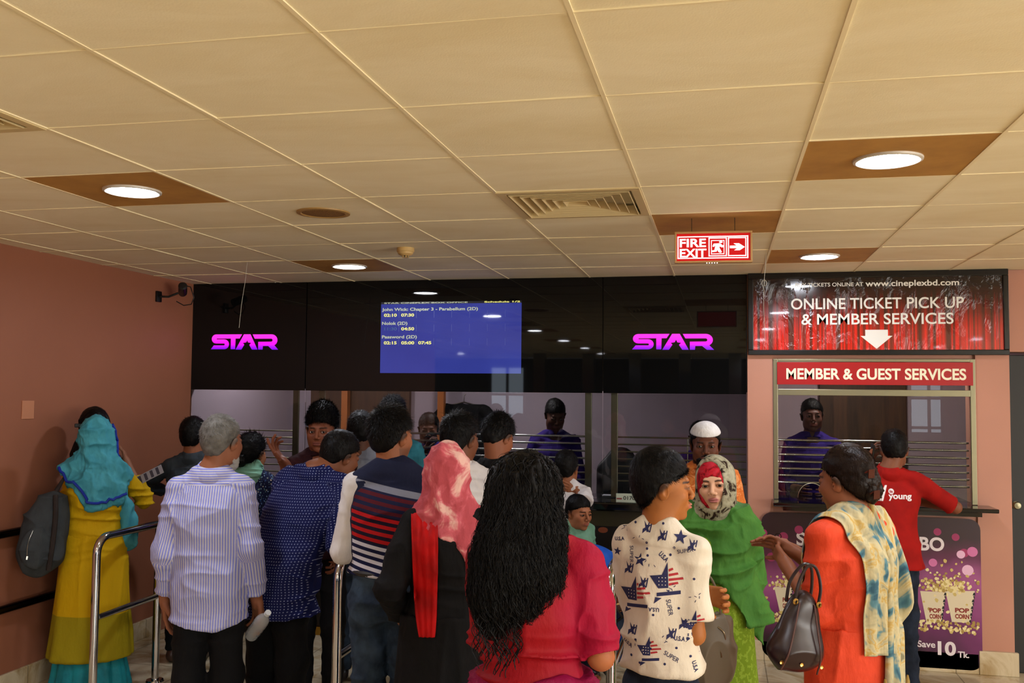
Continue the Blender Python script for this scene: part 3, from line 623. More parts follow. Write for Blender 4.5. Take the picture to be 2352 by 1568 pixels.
    def bounds(s, m=.03):
        lo = np.min([o[2] for o in s.ops if o[0] == 'u'], 0)-m; hi = np.max([o[3] for o in s.ops if o[0] == 'u'], 0)+m; return lo, hi
    def ev(s, lo, res, shp):
        f = np.full(shp, .5, F32); ax = [lo[i]+res*np.arange(shp[i]) for i in range(3)]
        for op, fn, l, h, k in s.ops:
            m = k+2.5*res
            i0 = [max(0, int((l[i]-m-lo[i])/res)) for i in range(3)]; i1 = [min(shp[i], int((h[i]+m-lo[i])/res)+2) for i in range(3)]
            if any(i1[i] <= i0[i] for i in range(3)): continue
            sl = tuple(slice(i0[i], i1[i]) for i in range(3))
            d = fn(ax[0][sl[0]][:, None, None], ax[1][sl[1]][None, :, None], ax[2][sl[2]][None, None, :]).astype(F32); a = f[sl]
            if op == 'u': hh = np.maximum(k-np.abs(a-d), 0)/k; f[sl] = np.minimum(a, d)-hh*hh*k*.25
            else:
                if op == 's': d = -d
                hh = np.maximum(k-np.abs(a-d), 0)/k; f[sl] = np.maximum(a, d)+hh*hh*k*.25
        return f
def snet(f, lo, res):
    s = f < 0; nx, ny, nz = f.shape; c = np.zeros((nx-1, ny-1, nz-1), np.int8)
    cor = [(a, b, d) for a in (0, 1) for b in (0, 1) for d in (0, 1)]
    for a, b, d in cor: c += s[a:nx-1+a, b:ny-1+b, d:nz-1+d]
    idx = np.argwhere((c > 0) & (c < 8))
    if len(idx) == 0: return np.zeros((0, 3)), np.zeros((0, 4), int)
    vals = np.stack([f[idx[:, 0]+a, idx[:, 1]+b, idx[:, 2]+d] for a, b, d in cor], 1)
    acc = np.zeros((len(idx), 3)); cnt = np.zeros(len(idx)); cf = np.array(cor, float)
    for i in range(8):
        for j in range(i+1, 8):
            if np.abs(cf[i]-cf[j]).sum() != 1: continue
            a, b = vals[:, i], vals[:, j]; m = (a < 0) != (b < 0); t = np.where(m, a/(a-b+1e-12), 0)
            acc += np.where(m[:, None], cf[i]+(cf[j]-cf[i])*t[:, None], 0); cnt += m
    V = (idx+acc/cnt[:, None])*res+lo
    vid = np.full((nx-1, ny-1, nz-1), -1, np.int32); vid[tuple(idx.T)] = np.arange(len(idx)); Fs = []
    for axis in range(3):
        a0 = [slice(None)]*3; a1 = [slice(None)]*3; a0[axis] = slice(0, -1); a1[axis] = slice(1, None)
        cr = s[tuple(a0)] != s[tuple(a1)]; e = np.argwhere(cr); o1, o2 = [(1, 2), (2, 0), (0, 1)][axis]
        ok = (e[:, o1] > 0) & (e[:, o2] > 0) & (e[:, o1] < f.shape[o1]-1) & (e[:, o2] < f.shape[o2]-1); e = e[ok]
        def cell(d1, d2): q = e.copy(); q[:, o1] -= d1; q[:, o2] -= d2; return vid[tuple(q.T)]
        q = np.stack([cell(1, 1), cell(0, 1), cell(0, 0), cell(1, 0)], 1); ins = s[tuple(e.T)]; q[~ins] = q[~ins][:, ::-1]; Fs.append(q)
    Fc = np.concatenate(Fs); return V, Fc[(Fc >= 0).all(1)]
def vnormals(V, Q):
    n = np.cross(V[Q[:, 2]]-V[Q[:, 0]], V[Q[:, 3]]-V[Q[:, 1]]); N_ = np.zeros_like(V)
    for i in range(4): np.add.at(N_, Q[:, i], n)
    return N_/(np.linalg.norm(N_, axis=1, keepdims=True)+1e-12)
def contour(F, res, lo=None, hi=None, fine=()):
    """surface of F; regions in fine=((lo,hi,res),...) are sampled more finely"""
    b0, b1 = F.bounds(); lo = b0 if lo is None else np.maximum(b0, lo); hi = b1 if hi is None else np.minimum(b1, hi)
    shp = tuple(int(x) for x in np.ceil((hi-lo)/res)+2); V, Q = snet(F.ev(lo, res, shp), lo, res); Vs = []; Qs = []; n = 0
    if len(fine):
        c = V[Q].mean(1); keep = np.ones(len(Q), bool)
        for l, h, r in fine: keep &= ~((c > A3(*l)+res*.9) & (c < A3(*h)-res*.9)).all(1)
        Q = Q[keep]; u, inv = np.unique(Q, return_inverse=True); V = V[u]; Q = inv.reshape(Q.shape)
    Vs.append(V); Qs.append(Q); n = len(V)
    for l, h, r in fine:
        l = A3(*l); h = A3(*h); shp = tuple(int(x) for x in np.ceil((h-l)/r)+1); v, q = snet(F.ev(l, r, shp), l, r)
        Vs.append(v); Qs.append(q+n); n += len(v)
    return np.concatenate(Vs), np.concatenate(Qs)
def np_mesh(name, V, Q, mat, parent=None, smooth=True, T=None, col=None, gc=None, mats=None, midx=None):
    me = bpy.data.meshes.new(name); nq = len(Q); nt = 0 if T is None else len(T)
    me.vertices.add(len(V)); me.vertices.foreach_set('co', np.asarray(V, F32).ravel())
    li = Q.ravel() if T is None else np.concatenate([Q.ravel(), T.ravel()]); me.loops.add(len(li)); me.loops.foreach_set('vertex_index', li.astype(np.int32))
    me.polygons.add(nq+nt); st = np.concatenate([np.arange(nq)*4, nq*4+np.arange(nt)*3]); me.polygons.foreach_set('loop_start', st.astype(np.int32))
    try: me.polygons.foreach_set('loop_total', np.concatenate([np.full(nq, 4), np.full(nt, 3)]).astype(np.int32))
    except Exception: pass
    me.polygons.foreach_set('use_smooth', np.full(nq+nt, smooth))
    for m in (mats or [mat]): me.materials.append(m)
    if midx is not None: me.polygons.foreach_set('material_index', midx.astype(np.int32))
    if col is not None: a = me.attributes.new('Col', 'FLOAT_COLOR', 'POINT'); a.data.foreach_set('color', np.concatenate([col, np.ones((len(col), 1))], 1).astype(F32).ravel())
    if gc is not None: a = me.attributes.new('gc', 'FLOAT_VECTOR', 'POINT'); a.data.foreach_set('vector', gc.astype(F32).ravel())
    me.update(calc_edges=True); return link(bpy.data.objects.new(name, me), parent)
def sstep(a, b, x): t = np.clip((x-a)/(b-a), 0, 1); return t*t*(3-2*t)
# ---------------------------------------------------------------- skin and hair materials
def skin_mat(name):
    a = N(name); c = a.n('Attribute', attribute_name='Col').outputs['Color']; o = a.obj()
    a.base(a.mix(a.math('MULTIPLY', a.noise(o, 60, 3), .12), c, (.25, .08, .04))); a.set(Roughness=.55); a.b.inputs['Specular IOR Level'].default_value = .3
    a.b.inputs['Subsurface Weight'].default_value = .08; a.b.inputs['Subsurface Radius'].default_value = (.01, .004, .002); a.bump(a.noise(o, 400, 2), .1, .002); return a.m
M_skin = skin_mat('skin')
def hair_mat(name, c1, c2, rough=.5):
    a = N(name); o = a.obj(); a.b.inputs['Specular IOR Level'].default_value = .14; a.base(a.mix(a.noise(o, 40, 3), hexc(c1), hexc(c2))); a.set(Roughness=rough)
    a.bump(a.noise(o, 160, 3, .6, (1, 1, .3)), .5, .004); return a.m
M_hair = hair_mat('black_hair', '#050404', '#0e0b0a'); M_hair2 = hair_mat('brown_black_hair', '#0d0806', '#22140e', .35); M_grey = hair_mat('grey_hair', '#35322f', '#7c7872', .5); M_whiteb = hair_mat('white_beard', '#8a857d', '#c4c0b8', .6)
M_scl = plain('eye_white', '#b8b0a8', .15); M_iris = plain('eye_dark', '#0c0705', .08)
# ---------------------------------------------------------------- person
class Person:
    def __init__(s, x, y, yaw, H, label, skin='#8a5a3c', hs=1.0, girth=1.0, fem=False, lean=(0, 0), hipoff=(0, 0), head=(0, 0, 0), hdoff=(0, 0, 0), sw=None, stance=.09, stepy=(0, 0), headres=.004, group=None, drop=0.0):
        s.x, s.y, s.yaw, s.H = x, y, yaw, H; s.s = H/1.68; q = s.s; s.hs = hs; s.g = girth; s.fem = fem; s.label = label; s.skin = hexc(skin); s.hr = headres; s.group = group
        s.lean = A3(lean[0], lean[1], 0); s.hp = A3(hipoff[0], hipoff[1], .525*H); s.drop = drop
        s.nb = A3(hipoff[0]+lean[0]*1.05, hipoff[1]+lean[1]*1.05-.01, .85*H-drop); s.R = rotm(*[math.radians(v) for v in head])
        s.hc = A3(s.nb[0]+hdoff[0]+lean[0]*.15, s.nb[1]+.025+hdoff[1]+lean[1]*.15, H-.118*hs-drop+hdoff[2]); s.sw = (.136 if fem else .150)*q if sw is None else sw
        s.sh = {1: s.nb+A3(s.sw, 0, -.074*q), -1: s.nb+A3(-s.sw, 0, -.074*q)}
        s.arms = {}; s.hands = {}; s.fine = []
        kn = .28*H; an = .05*H
        s.legs = {d: (s.hp+A3(d*.078*q, 0, -.02), A3(d*stance*.95+hipoff[0]*.5, .02+stepy[(d+1)//2]*.6+hipoff[1]*.5, kn), A3(d*stance, -.01+stepy[(d+1)//2], an)) for d in (-1, 1)}
    def arm(s, d, target, pole=(0, -1, -.3), hand=None, palm=None, curl=(.5, .5, .55, .6), thumb=.5, detail=False, spread=.06):
        a = s.sh[d]; la, lb = .172*s.H, .155*s.H; t = A3(*target); v = t-a; L = np.linalg.norm(v)
        if L > (la+lb)*.985: t = a+v/L*(la+lb)*.985; v = t-a; L = np.linalg.norm(v)
        u = v/L; x = (la*la-lb*lb+L*L)/(2*L); h = math.sqrt(max(1e-6, la*la-x*x)); p = A3(*pole); p = p-u*(p@u); p /= np.linalg.norm(p)
        s.arms[d] = (a, a+u*x+p*h, t); fdir = A3(*hand) if hand is not None else (t-s.arms[d][1]); fdir /= np.linalg.norm(fdir)
        pn = A3(*palm) if palm is not None else A3(-d, 0, 0); pn = pn-fdir*(pn@fdir); pn /= np.linalg.norm(pn)+1e-9
        s.hands[d] = (t, fdir, pn, curl, thumb, detail, spread); return s
    def head_prims(s, F, detail=True, hairless=False):
        F.frame(s.R, s.hc, s.hs)
        F.ell((0, -.014, .035), (.074, .093, .080), .02); F.ell((0, .028, -.03), (.058, .058, .08), .03); F.ell((0, .036, -.07), (.045, .042, .036), .025)
        F.ell((0, .068, -.097), (.020, .016, .014), .02)
        for d in (-1, 1): F.ell((d*.040, .052, -.026), (.024, .028, .026), .025); F.ell((d*.052, .012, -.062), (.014, .03, .03), .03)
        F.rc((-.030, .080, .024), (.030, .080, .024), .009, k=.018)
        if detail:
            for d in (-1, 1):
                F.ell((d*.032, .098, .002), (.019, .016, .013), .016, 's')
                F.ell((d*.032, .0745, .002), (.0165, .0145, .0135), .005)
                F.ell((d*.032, .094, .0005), (.0130, .014, .0040), .002, 's')
                F.rc((d*.018, .0865, .0085), (d*.032, .0895, .011), .0022, .0025, .003); F.rc((d*.032, .0895, .011), (d*.047, .080, .007), .0025, .0018, .003)
        nz = getattr(s, 'nose', 0); F.rc((0, .084, .014), (0, .1075+nz, -.026), .0065, .0100, .012)
        for d in (-1, 1): F.ell((d*.0125, .098, -.033), (.0085, .010, .0075), .006)
        if detail:
            for d in (-1, 1): F.ell((d*.007, .104, -.040), (.004, .006, .003), .002, 's')
        F.ell((0, .080, -.062), (.026, .018, .018), .012)
        if detail:
            F.ell((0, .0945, -.0575), (.0215, .0085, .0052), .004); F.ell((0, .0935, -.0675), (.0185, .009, .0062), .004)
            F.ell((0, .104, -.0622), (.022, .010, .0010), .0025, 's'); F.ell((0, .094, -.080), (.014, .008, .006), .008, 's')
        for d in (() if getattr(s, 'noears', 0) else (-1, 1)):
            Re = rotm(math.radians(-8), math.radians(d*14), math.radians(-d*18))
            F.ell((d*.079, -.008, -.008), (.0065, .019, .031), .006, R=Re)
            if s.hr < .0045: F.ell((d*.087, .000, -.006), (.006, .010, .017), .005, 's', R=Re)
        F.noframe()
        up = s.R @ A3(0, -.028, -.045)*s.hs+s.hc; rr = (.044 if s.fem else .051)*s.hs*s.g**.4
        F.rc(up, s.nb+A3(0, -.005, -.01), rr, rr*1.12, .03)
    def hand_prims(s, F, d, cutback=0):
        t, f, pn, curl, th, det, spread = s.hands[d]; q = s.s*(.94 if s.fem else 1.0)
        sd = np.cross(f, pn)*1.0   # sideways in the palm plane
        # the thumb side: for either hand the side that points "inwards/forwards"
        side = sd if d > 0 else -sd
        side = -side
        F.rc(t-f*.02, t+f*.03*q, .024*q, .026*q, .02)
        for u in (-.026, -.009, .009, .026): F.rc(t+f*.02*q+side*u*.8*q, t+f*.085*q+side*u*q, .013*q, .0115*q, .01)
        Ls = [(.046, .027, .022), (.050, .031, .024), (.046, .029, .023), (.036, .022, .020)]
        for i, (u, L, c) in enumerate(zip((.029, .010, -.010, -.028), Ls, curl)):
            p = t+f*(.087-.004*abs(i-1))*q+side*u*q; dirn = f+side*(1.5-i)*spread; dirn /= np.linalg.norm(dirn); ang = 0; r = .0088 if i < 3 else .0078
            for j, l in enumerate(L):
                ang += c*(.55 if j == 0 else .9); dv = dirn*math.cos(ang)+pn*math.sin(ang); p2 = p+dv*l*q; F.rc(p, p2, r*q*(1-.07*j), r*q*(.93-.07*j), .004); p = p2
        p = t+f*.02*q+side*.026*q+pn*.006*q; dv = f*.62+side*(.75-.45*th)+pn*(.15+.5*th); dv /= np.linalg.norm(dv); p1 = p+dv*.042*q; F.rc(p, p1, .0135*q, .0105*q, .014)
        dv2 = f*.85+side*(.35-.5*th)+pn*(.15+.55*th); dv2 /= np.linalg.norm(dv2); p2 = p1+dv2*.030*q; F.rc(p1, p2, .0105*q, .0095*q, .004)
        p3 = p2+(dv2+pn*.25*th)/np.linalg.norm(dv2+pn*.25*th)*.022*q; F.rc(p2, p3, .0095*q, .0078*q, .003)
    def torso_keys(s, e=0.0, lo=.47, hem=None, hemr=None):
        q = s.s*s.g; H = s.H; f = s.fem
        rows = [(.47, .140, .100), (.515, .162 if f else .150, .116), (.56, .150 if f else .142, .108), (.625, .120 if f else .132, .096), (.70, .132 if f else .142, .108), (.755, .138 if f else .150, .106), (.79, .122 if f else .138, .086), (.82, .07, .055)]
        out = []
        for z, ax, ay in rows:
            zz = z*H; t = np.clip((z-.525)/.27, 0, 1.1); dz = -s.drop*np.clip(t, 0, 1); out.append((zz+dz, s.hp[0]+s.lean[0]*t, s.hp[1]+s.lean[1]*t+(.012 if z < .56 else -.006), ax*q+e, ay*q+e))
        return out
    def body(s, lower=True, mat=None):
        F = Fld(); F.loft(s.torso_keys(-.016), .03); 
        for d in (-1, 1):
            F.rc(s.nb+A3(d*.03, 0, .004), s.sh[d]+A3(-d*.02, 0, -.004), .032*s.s, .038*s.s*s.g**.5, .04)
            if d in s.arms:
                a, e, t = s.arms[d]; q = s.s*s.g**.6; F.rc(a, e, .041*q, .036*q, .03); F.rc(e, t, .037*q, .0240*q, .02); s.hand_prims(F, d)
                if s.hands[d][5]:
                    f = s.hands[d][1]; c = t+f*.08*s.s; r = .125*s.s; s.fine.append((c-r, c+r, .0028))
            a, k_, n_ = s.legs[d]; F.rc(a, k_, .068*s.s*s.g, .047*s.s, .03); F.rc(k_, n_, .047*s.s, .034*s.s, .02)
            F.rc(n_+A3(0, -.03, -.03), n_+A3(0, .12, -.05), .036*s.s, .026*s.s, .02)
        s.head_prims(F, s.hr < .0045)
        hb = .155*s.hs; s.fine.append((s.hc-A3(hb*.85, hb*1.05, hb*1.7), s.hc+A3(hb*.85, hb*1.05, hb), s.hr))
        V, Q = contour(F, .009, fine=s.fine)
        col = np.tile(np.array(s.skin), (len(V), 1)); L = (V-s.hc) @ s.R/s.hs; x, y, z = L.T; ax = np.abs(x)
        near = np.linalg.norm(L, axis=1) < .2
        def blend(m, c, a=1.0):
            m = (m*near*a)[:, None]; col[:] = col*(1-m)+np.array(c)*m
        blend(sstep(1.25, .8, np.sqrt((x/.024)**2+((z+.062)/.0115)**2))*(y > .06), hexc(getattr(s, 'lip', '#6e3a34')), .75)
        bz = .0235-.9*(ax-.030)**2*(12 if not s.fem else 14)*1.0
        blend(sstep(.0052, .0028, np.abs(z-bz))*sstep(.010, .015, ax)*sstep(.052, .044, ax)*(y > .05), (.012, .008, .006), .9)
        blend(sstep(.0035, .0015, np.abs(np.sqrt((np.maximum(ax-.032, -9)/.0145)**2+((z-.001)/.0062)**2)-1)*.008)*(y > .06), (.02, .012, .01), .6)
        blend(sstep(1.3, .6, np.sqrt((ax-.045)**2/.02**2+(z+.02)**2/.02**2))*(y > .03), tuple(np.array(s.skin)*A3(1.12, .9, .85)), .3)
        if getattr(s, 'stubble', 0): blend(sstep(-.035, -.055, z)*(y > -.02)*(1-sstep(1.25, .8, np.sqrt((x/.024)**2+((z+.062)/.0115)**2))), (.02, .015, .012), s.stubble)
        if getattr(s, 'scalp', True): blend(sstep(.0, .02, z-(.055-.5*sstep(.07, -.03, y)*.16)), getattr(s, 'scalpc', (.015, .012, .01)), .9)
        o = np_mesh('person', V, Q, M_skin, None, col=col); o.location = (s.x, s.y, 0); o.rotation_euler = (0, 0, math.radians(s.yaw)); s.o = o; tag(o, s.label, 'person', s.group)
        return o
    def eyes(s, gaze=(0, 1, 0)):
        g = A3(*gaze); g /= np.linalg.norm(g)
        for d in (-1, 1):
            c = s.R @ A3(d*.032, .0752, .0015)*s.hs+s.hc; bm = bmesh.new(); bmesh.ops.create_uvsphere(bm, u_segments=20, v_segments=14, radius=.0132*s.hs)
            V = np.array([v.co[:] for v in bm.verts]); fs = [[v.index for v in f.verts] for f in bm.faces]; bm.free()
            R = np.array(Vector((0, 0, 1)).rotation_difference(Vector(g)).to_matrix()); z = np.array([np.mean([V[i][2] for i in f]) for f in fs]); V2 = (V @ R.T) @ s.R.T+c
            me = bpy.data.meshes.new('eye'); me.from_pydata([tuple(p) for p in V2], [], fs); me.materials.append(M_scl); me.materials.append(M_iris)
            me.polygons.foreach_set('material_index', (z > .0132*s.hs*.82).astype(np.int32)); me.polygons.foreach_set('use_smooth', [True]*len(fs)); link(bpy.data.objects.new('eye', me), s.o)
    # ------------------------------------------------ garments
    def gcoord(s, V):
        gc = V.copy(); gc[:, 0] -= s.hp[0]; 
        best = np.full(len(V), 1.0)
        ct = np.array([0.0])
        tk = np.array(s.torso_keys()); cx = np.interp(V[:, 2], tk[:, 0], tk[:, 1]); cyy = np.interp(V[:, 2], tk[:, 0], tk[:, 2]); ax = np.interp(V[:, 2], tk[:, 0], tk[:, 3]); ay = np.interp(V[:, 2], tk[:, 0], tk[:, 4])
        dt = (np.sqrt(((V[:, 0]-cx)/ax)**2+((V[:, 1]-cyy)/ay)**2)-1)*np.minimum(ax, ay); dt = np.where(V[:, 2] > tk[-1, 0], 0, dt); best = np.maximum(dt-.01, 0)
        gc = np.stack([V[:, 0]-cx, V[:, 1]*0, V[:, 2]], 1)
        for d in s.arms:
            a, e, t = s.arms[d]; off = 0
            for p, r_, rad in ((a, e, .05), (e, t, .042)):
                ba = r_-p; L = np.linalg.norm(ba); u = ba/L; h = (V-p) @ u; hc = np.clip(h, 0, L); w_ = V-p-hc[:, None]*u; D = np.linalg.norm(w_, axis=1)-rad
                m = D < best-.004; ref = np.cross(u, A3(0, 1, 0)); ref /= np.linalg.norm(ref)+1e-9; r2 = np.cross(u, ref)
                an = np.arctan2(w_ @ ref, w_ @ r2)*rad; gc[m] = np.stack([an[m], np.ones(m.sum())*d, 3+off+h[m]], 1); best = np.where(m, D, best); off += L
        return gc
    def cloth(s, name, F, mat, res=.006, wr=(), lo=None, hi=None, post=None, colf=None, mats=None):
        V, Q = contour(F, res, lo, hi); Nn = vnormals(V, Q); d = np.zeros(len(V))
        for w_ in wr:
            fx, fy, fz, amp = w_[:4]; rg = w_[4] if len(w_) > 4 else False; z0, z1 = w_[5] if len(w_) > 5 and w_[5] else (-9, 9); sd = w_[6] if len(w_) > 6 else 1
            n = vnoise(V+np.stack([vnoise(V, 4, seed=sd+3), vnoise(V, 4, seed=sd+5), vnoise(V, 4, seed=sd+8)], 1)*.03, fx, fy, fz, sd)
            if rg: n = np.maximum(1-1.5*np.abs(n), 0)**2*2.0-.55
            m = sstep(z0-.05, z0+.05, V[:, 2])*sstep(z1+.05, z1-.05, V[:, 2]) if len(w_) > 5 and w_[5] else 1; d += amp*n*m
        V = V+Nn*d[:, None]
        if post is not None: V = post(V, Nn)
        gc = s.gcoord(V); col = colf(V) if colf else None
        return np_mesh(name, V, Q, mat, s.o, gc=gc, col=col, mats=mats)
    def sleeve(s, F, d, r0=.064, r1=.052, r2=.04, upto=1.0, k=.03, cut=True, flare=0):
        """upto<1: short sleeve covering that share of the upper arm; 1..2 reaches along the forearm"""
        a, e, t = s.arms[d]; q = s.s*s.g**.5
        if upto <= 1:
            en = a+(e-a)*upto; F.flat(a, en, r0*q, (r0+(r1-r0)*upto)*q+flare, k)
            return None
        F.rc(a, e, r0*q, r1*q, k); en = e+(t-e)*(upto-1); F.flat(e, en, r1*q, (r1+(r2-r1)*(upto-1))*q, .02); return None
    def shirt(s, mat, hem=.46, ease=.018, sl=(2, 2), name='shirt', wr=None, res=.007, neck=.062, r=(.056, .050, .04), collar=True, colmat=None, collow=-.038, cap=0, nk=(.028, .066, .082), hemflare=.0, hemtilt=0, mats=None, flare=0, lo=None, hemcurve=0):
        F = Fld(); K = s.torso_keys(ease); H = s.H; q = s.s*s.g; hz = hem*H
        K = [k for k in K if k[0] > hz+.02]; b0 = K[0]
        K += [(hz-.06, s.hp[0], s.hp[1]+.01, max(b0[3], .165*q+ease)+hemflare, max(b0[4], .118*q+ease)+hemflare)]; K = sorted(K); K[-1] = (K[-1][0]-.004, K[-1][1], K[-1][2], K[-1][3]*1.0, K[-1][4])
        F.loft(K, .03)
        inf = []; F.rc(s.nb+A3(-.035, -.022, -.022), s.nb+A3(.035, -.022, -.022), .046*s.s+cap, k=.03)
        for d in (-1, 1):
            F.rc(s.nb+A3(d*.035, -.005, .004), s.sh[d]+A3(-d*.012, 0, 0), .040*s.s+cap, .050*s.s*s.g**.5+cap, .035)
            if d in s.arms and sl[(d+1)//2]: inf.append(s.sleeve(F, d, *r, upto=sl[(d+1)//2], flare=flare))
        if collar:
            F.rc(s.nb+A3(0, .0, -.0), s.nb+A3(0, .01, .2), .050*s.hs*s.g**.3, .050*s.hs, .004, 's'); F.plane((0, -.3, 1), s.nb+A3(0, 0, .028*s.s), .008)
        else:
            F.ell(s.nb+A3(0, nk[0], nk[1]), (neck*1.0, nk[2], .06), .006, 's')
        F.plane((0, 0, -1), (0, 0, hz), .006)
        s.cuffs = inf
        if hemcurve:
            def fn(x, y, z, s=s, hz=hz): return z-(hz+hemcurve*np.abs((x-s.hp[0])/.17)**2)
            F._add('s', fn, (-1, -1, hz-.1), (1, 1, hz+.12), .004)
        wr = wr if wr is not None else [(9, 9, 5, .004), (5, 5, 26, .0035, True, None, 3), (24, 24, 6, .0022, True, None, 4)]
        o = s.cloth(name, F, mat, res, wr, lo=lo, mats=mats)
        if collar: s.collar(colmat or mat, low=collow)
        return o
    def collar(s, mat, low=-.038, h=.048, stand=.064, name='collar'):
        F = Fld(); g = s.hs*s.g**.35; c = s.nb; 
        F.rc(c+A3(0, -.004, -.022), c+A3(0, .0, h), (stand+.016)*g, (stand-.008)*g, .004); F.rc(c+A3(0, 0, -.05), c+A3(0, 0, .2), (stand-.012)*g, (stand-.016)*g, .003, 's')
        F.plane((0, -.35, 1), c+A3(0, 0, h*.8)); F.plane((0, .45, -1), c+A3(0, 0, low)); F.ell(c+A3(0, .085, .04), (.022, .05, .06), .004, 's')
        return s.cloth(name, F, mat, .0045, [(30, 30, 10, .0015)])
    def trousers(s, mat, ease=.014, rl=(.062, .052), top=.60, bot=.045, butt=False, name='trousers', wr=None, res=.009):
        F = Fld(); q = s.s*s.g; H = s.H
        K = [k for k in s.torso_keys(ease*.7 if butt else -.004) if k[0] < top*H]; F.loft(K+[(top*H, K[-1][1], K[-1][2], K[-1][3]*.97, K[-1][4]*.97)], .03)
        for d in (-1, 1):
            a, k_, n_ = s.legs[d]; F.rc(a, k_, (.086 if butt else .076)*q+ease*.3, rl[0]*s.s+ease*.5, .035); F.rc(k_, A3(n_[0], n_[1], bot*H), rl[0]*s.s+ease*.5, rl[1]*s.s+ease*.4, .03)
            if butt: F.ell(s.hp+A3(d*.065*q, -.028*q, -.045*q), (.07*q, .07*q, .07*q), .04)
        F.plane((0, 0, -1), (0, 0, bot*H), .004)
        return s.cloth(name, F, mat, res, wr or [(6, 6, 10, .005, True, (0, .5*H), 6), (7, 7, 25, .004, True, (0, .2*H), 7), (9, 9, 9, .003)])
    def shoes(s, mat, sole=None, sandal=False):
        for d in (-1, 1):
            n_ = s.legs[d][2]; F = Fld(); F.rc(n_+A3(0, -.035, -.038*s.s), n_+A3(d*.01, .13*s.s, -.052*s.s), .042*s.s, .034*s.s, .02); 
            if not sandal: F.rc(n_+A3(0, 0, -.02), n_+A3(0, 0, .03), .042*s.s, .042*s.s, .02)
            F.plane((0, 0, -1), (0, 0, .004)); 
            if sandal: F.plane((0, 0, 1), (0, 0, .022))
            s.cloth('shoe', F, mat, .006, [])
            if sandal:
                b = B(); p = n_+A3(0, .07, -.0); b.tube([(n_[0]-.043, n_[1]+.03, .02), (n_[0]-.02, n_[1]+.05, .072), (n_[0]+.02, n_[1]+.05, .072), (n_[0]+.043, n_[1]+.03, .02)], .008, 8); b.build('strap', mat, s.o)
    # ------------------------------------------------ hair
    def hair(s, mat=None, top=.016, side=.006, fr=.075, low=-.055, style='short', blades=4200, bl=.015, lift=.2, rnd=.35, res=.0045, seed=1, crown=(0, -.06, .11), fade=True, back=None, vol=(0, 0, 0), facecut=(.068, .085), nape=.35, name='hair'):
        mat = mat or M_hair; F = Fld(); F.frame(s.R, s.hc, s.hs)
        F.ell((0+vol[0], -.016, .040+top*.45+vol[2]), (.076+side, .095+side+vol[1], .078+top), .02); F.ell((0, -.045, -.005), (.066+side*nape, .0615+side*nape, .075), .03)
        F.ell((0, .105, -.030), (facecut[0], .055, facecut[1]), .01, 's')     # face opening
        def fn(x, y, z): # lower hair line: high at the temple, low at the nape, cut around the ears
            ln = np.where(y > -.005, np.minimum(.018+(y+.005)*.45, .06), np.maximum(low, .018+(y+.005)*1.25)); return ln+.003*np.sin(x*420+np.sin(x*170)*2)+.002*np.sin(y*500)-z
        F._add('i', fn, (-1, -1, -1), (1, 1, 1), .008)
        for d in (-1, 1): F.ell((d*.085, .002, -.012), (.022, .024, .037), .004, 's')
        F.noframe(); V, Q = contour(F, res*s.hs); Nn = vnormals(V, Q); V = V+Nn*((vnoise(V, 60, seed=seed)*.0022+vnoise(V, 22, seed=seed+2)*.003))[:, None]
        T = None; nq = len(V)
        if blades:
            rs = np.random.RandomState(seed); lc = (V[Q].mean(1)-s.hc) @ s.R/s.hs; okf = np.flatnonzero(~((np.abs(lc[:, 0]) > .058) & (lc[:, 2] < .035) & (np.abs(lc[:, 1]) < .035)) | (nape > .9)); fi = okf[rs.randint(0, len(okf), blades)]; w4 = rs.dirichlet([1]*4, blades); p = (V[Q[fi]]*w4[..., None]).sum(1); n_ = (Nn[Q[fi]]*w4[..., None]).sum(1)
            cr = s.R @ A3(*crown)*s.hs+s.hc; fl = p-cr; fl -= n_*(fl*n_).sum(1, keepdims=True); fl /= np.linalg.norm(fl, axis=1, keepdims=True)+1e-9
            fl += rs.normal(0, rnd, fl.shape); sdv = np.cross(fl, n_); sdv /= np.linalg.norm(sdv, axis=1, keepdims=True)+1e-9
            L = bl*(.6+.8*rs.rand(blades, 1))*(sstep(-.06, .06, ((p-s.hc) @ s.R)[:, 2:3]/s.hs) if fade else 1)*s.hs; w_ = .0013*s.hs
            p = p-n_*.002; a = p-sdv*w_; b = p+sdv*w_; m = p+n_*L*lift+fl*L*.45; c1 = m-sdv*w_*.7; c2 = m+sdv*w_*.7; tp = m+n_*L*lift*.25+fl*L*.6
            VV = np.concatenate([a, b, c1, c2, tp]); i = np.arange(blades); Q2 = np.stack([i, i+blades, i+3*blades, i+2*blades], 1)+nq; T = np.stack([i+2*blades, i+3*blades, i+4*blades], 1)+nq
            V = np.concatenate([V, VV]); Q = np.concatenate([Q, Q2])
        return np_mesh(name, V, Q, mat, s.o, T=T)
    def beard(s, mat, length=.02, seed=3):
        F = Fld(); F.frame(s.R, s.hc, s.hs); F.ell((0, .040, -.082), (.050, .056, .034+length*.4), .02); F.ell((0, .056, -.095-length*.6), (.038, .036, .022+length*.6), .02)
        for d in (-1, 1): F.ell((d*.056, .018, -.058), (.012, .030, .036), .02)
        F.rc((-.024, .094, -.054), (0, .102, -.048), .004, .005, .006); F.rc((.024, .094, -.054), (0, .102, -.048), .004, .005, .006)
        F.ell((0, .100, -.064), (.021, .03, .007), .003, 's')
        F.noframe(); V, Q = contour(F, .004*s.hs); Nn = vnormals(V, Q); V = V+Nn*(vnoise(V, 70, seed=seed)*.003+vnoise(V, 200, seed=seed)*.0015)[:, None]
        return np_mesh('beard', V, Q, mat, s.o)
